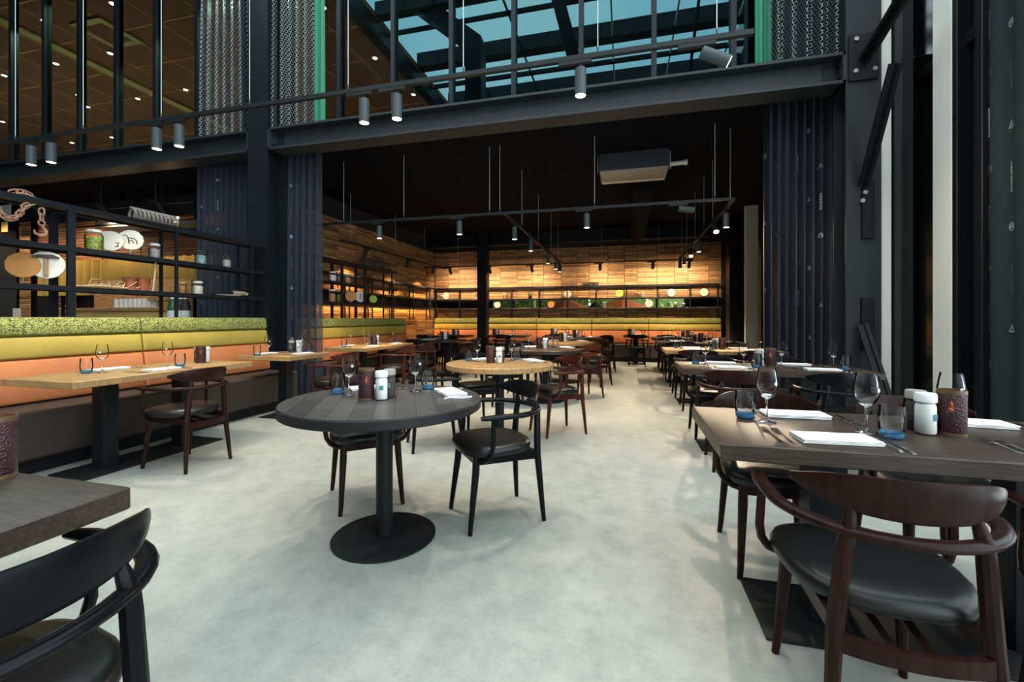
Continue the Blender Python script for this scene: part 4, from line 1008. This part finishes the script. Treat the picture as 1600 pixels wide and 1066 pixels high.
# ---- round tables in the middle row
far_l, far_r = Vector((-.667, .745)), Vector((.78, .62))
RT = [('the nearest round dark table', -1.28, 2.157, 'dark_plank', True, 'large round dark plank table with a round steel base, nearest', 'black_wood', 'brown_wood'),
      ('the light oak round table', -1.20, 4.18, 'oak', False, 'light oak round table, second in the middle row', 'red_wood', 'black_wood'),
      ('the third round table', -1.12, 6.32, 'dark_oak', False, 'dark round table, third in the middle row', 'red_wood', 'black_wood'),
      ('the fourth round table', -1.08, 8.30, 'oak', False, 'oak round table, fourth in the middle row', 'red_wood', 'black_wood'),
      ('the fifth round table', -1.05, 10.3, 'dark_oak', False, 'dark round table, last in the middle row', 'brown_wood', 'black_wood')]
for i, (tn, x, y, m, pl, lab, wr, wl_) in enumerate(RT):
    round_table(x, y, m, lab, pl)
    for k, (dv, pn, wd) in enumerate(((far_l, 'far-left place', wl_), (far_r, 'far-right place', wr))):
        setting(pn, tn, Vector((x, y))+dv*(.505), -dv, i < 2, .92)
        c = Vector((x, y))+dv*(.575 if k == 0 else .64); chair(c.x, c.y, -dv.x, -dv.y, wd, f'at the {pn} of {tn}')
    if i >= 1:
        for dv, pn, wd in ((Vector((-.80, -.55)), 'near-left place', 'black_wood'), (Vector((.92, -.48)), 'near-right place', 'brown_wood'))[:1 if i == 1 else 2]:
            if i in (1, 2) and pn == 'near-right place': continue
            dv = dv.normalized(); c = Vector((x, y))+dv*.62; chair(c.x, c.y, -dv.x, -dv.y, wd, f'at the {pn} of {tn}')
    centre(x-.08, y-.05, tn, .15)
# ---- tables by the left benches
rect_table(-4.42, -3.68, 2.16, 3.66, 'oak_y', 'nearest long oak table beside the left bench', 2, 'y')
TA = 'the nearest bench-side oak table'
setting('bench side', TA, (-4.40, 2.78), (1, 0), True); setting('chair side', TA, (-3.70, 2.86), (-1, 0), True)
chair(-3.52, 2.83, -1, .02, 'brown_wood', f'beside {TA}'); centre(-4.06, 3.42, TA, PI/2+.3)
rect_table(-4.45, -3.72, 4.22, 4.92, 'oak_y', 'small oak table at the end of the near bench by the curtain', 1, 'y')
TBn = 'the small oak table by the curtain'
setting('bench side', TBn, (-4.42, 4.50), (1, 0), True); setting('chair side', TBn, (-3.74, 4.60), (-1, 0), True)
chair(-3.40, 4.60, -1, .05, 'red_wood', f'beside {TBn}'); centre(-4.08, 4.78, TBn, 2.2, candle=False)
rect_table(-4.42, -3.70, 5.72, 7.22, 'oak_y', 'long oak table beside the second bench', 2, 'y')
TC = 'the oak table by the second bench'
for k, y in enumerate((6.1, 6.85)):
    q = ('front', 'rear')[k]
    setting(f'{q} bench side', TC, (-4.40, y), (1, 0), False); setting(f'{q} chair side', TC, (-3.72, y), (-1, 0), False)
    chair(-3.42, y, -1, .03, ('red_wood', 'brown_wood')[k], f'at the {q} of {TC}')
centre(-4.05, 6.5, TC, PI/2)
rect_table(-4.32, -3.30, 8.2, 8.9, 'dark_oak', 'dark table past the end of the second bench', 2, 'x')
TD = 'the dark table past bench two'
setting('near side', TD, (-3.95, 8.22), (0, 1), False); setting('far side', TD, (-3.85, 8.88), (0, -1), False)
chair(-3.95, 8.0, 0, 1, 'black_wood', f'on the near side of {TD}'); chair(-3.15, 8.55, -1, 0, 'black_wood', f'at the right end of {TD}'); chair(-3.9, 9.15, 0, -1, 'black_wood', f'on the far side of {TD}')
centre(-3.75, 8.6, TD)
rect_table(-5.3, -3.95, 10.5, 11.2, 'dark_oak', 'dark table in the back left corner', 2, 'x')
TE = 'the back-left corner table'
setting('near side', TE, (-4.7, 10.52), (0, 1), False); setting('far side', TE, (-4.6, 11.18), (0, -1), False)
chair(-4.9, 10.3, 0, 1, 'black_wood', f'on the near side of {TE}'); chair(-4.25, 10.3, 0, 1, 'black_wood', f'at the near right of {TE}'); centre(-4.4, 10.85, TE)
# ---- tables along the back bench
for (x0, x1, y0, y1, tn, lab) in ((-3.55, -2.45, 10.9, 11.6, 'the table right of the rear column', 'dark table right of the rear column'),
                                  (-2.10, -1.30, 11.75, 12.4, 'the middle rear-bench table', 'dark table at the middle of the rear bench'),
                                  (-.02, .62, 11.75, 12.4, 'the lone rear-bench table', 'lone small dark table at the rear bench by the aisle')):
    rect_table(x0, x1, y0, y1, 'dark_oak', lab, 1, 'x'); cx, cy = (x0+x1)/2, (y0+y1)/2
    setting('near side', tn, (cx, y0+.02), (0, 1), False, .8); setting('far side', tn, (cx, y1-.02), (0, -1), False, .8)
    chair(cx+.02, y0-.12, 0, 1, 'black_wood', f'on the near side of {tn}')
    centre(x0+.16, cy, tn, 0)
# ---- right-hand row of rectangular tables
RR = [('the foreground dark table', .33, 1.86, 1.67, 2.35, 'dark_oak', 'large dark oak table in the right foreground'),
      ('the second right-hand dark table', .50, 2.02, 4.10, 4.78, 'dark_oak', 'dark oak table, second in the right row'),
      ('the right-hand oak table', .56, 2.10, 6.44, 7.12, 'oak', 'light oak table, third in the right row'),
      ('the fourth right-hand table', .60, 2.10, 8.50, 9.18, 'dark_oak', 'dark table, fourth in the right row'),
      ('the rearmost right-hand table', .62, 2.10, 10.4, 11.08, 'dark_oak', 'dark table, rearmost in the right row')]
cw_ = [('brown_wood', 'brown_wood', 'brown_wood', 'brown_wood'), ('brown_wood', 'black_wood', 'black_wood', 'black_wood'), ('brown_wood', 'brown_wood', 'black_wood', 'brown_wood'),
       ('black_wood', 'brown_wood', 'brown_wood', 'black_wood'), ('black_wood', 'black_wood', 'brown_wood', 'black_wood')]
for i, (tn, x0, x1, y0, y1, m, lab) in enumerate(RR):
    rect_table(x0, x1, y0, y1, m, lab, 2, 'x', th=.058 if i == 0 else .052)
    for k, dx in enumerate((.40, 1.11)):
        q = ('left', 'right')[k]
        setting(f'near-{q} place', tn, (x0+dx, y0+.015), (0, 1), i < 2); setting(f'far-{q} place', tn, (x0+dx+(.02 if k == 0 else -.04), y1-.0), (0, -1), i < 2)
        cx = x0+dx-.02
        chair(cx, y0-(.125 if i == 0 else .16), (.03 if k == 0 else -.02), 1, cw_[i][k], f'at the near-{q} place of {tn}')
        chair(cx-(0 if k == 0 else .06), y1+.06, -.02, -1, cw_[i][k+2], f'at the far-{q} place of {tn}')
    centre(x0+.80, (y0+y1)/2+.02, tn, PI-.3) if i else None
TF = 'the foreground dark table'
p = at_z(1487, 679, TH+.0006); place('candle', candle_maker, p, 0, f'dark red glass candle holder on {TF}', 'candle', 'candle holders')
p = at_z(1446, 678, TH+.0006); place('salt', shaker_maker('salt', True), p, .6, f'white-filled glass jar with lid on {TF}', 'jar', 'salt jars')
p = at_z(1431, 671, TH+.0006); place('pepper', shaker_maker('pepper', False), p, .6, f'dark-filled glass jar with lid on {TF}', 'jar', 'pepper jars')
# ---- table and chair cut by the left edge of the picture
rect_table(-2.75, -1.25, .16, .86, 'dark_oak', 'dark oak table corner cut off at the lower left', 2, 'x', th=.058)
p = at_z(-8, 747, TH+.0006); place('candle', candle_maker, p, 0, 'dark red candle holder on the table at the lower left corner', 'candle', 'candle holders')
chair(-1.21, .53, -1, .04, 'black_wood', 'cut off at the lower left corner')
# window right-hand side lamps are the daylight; nothing else stands here
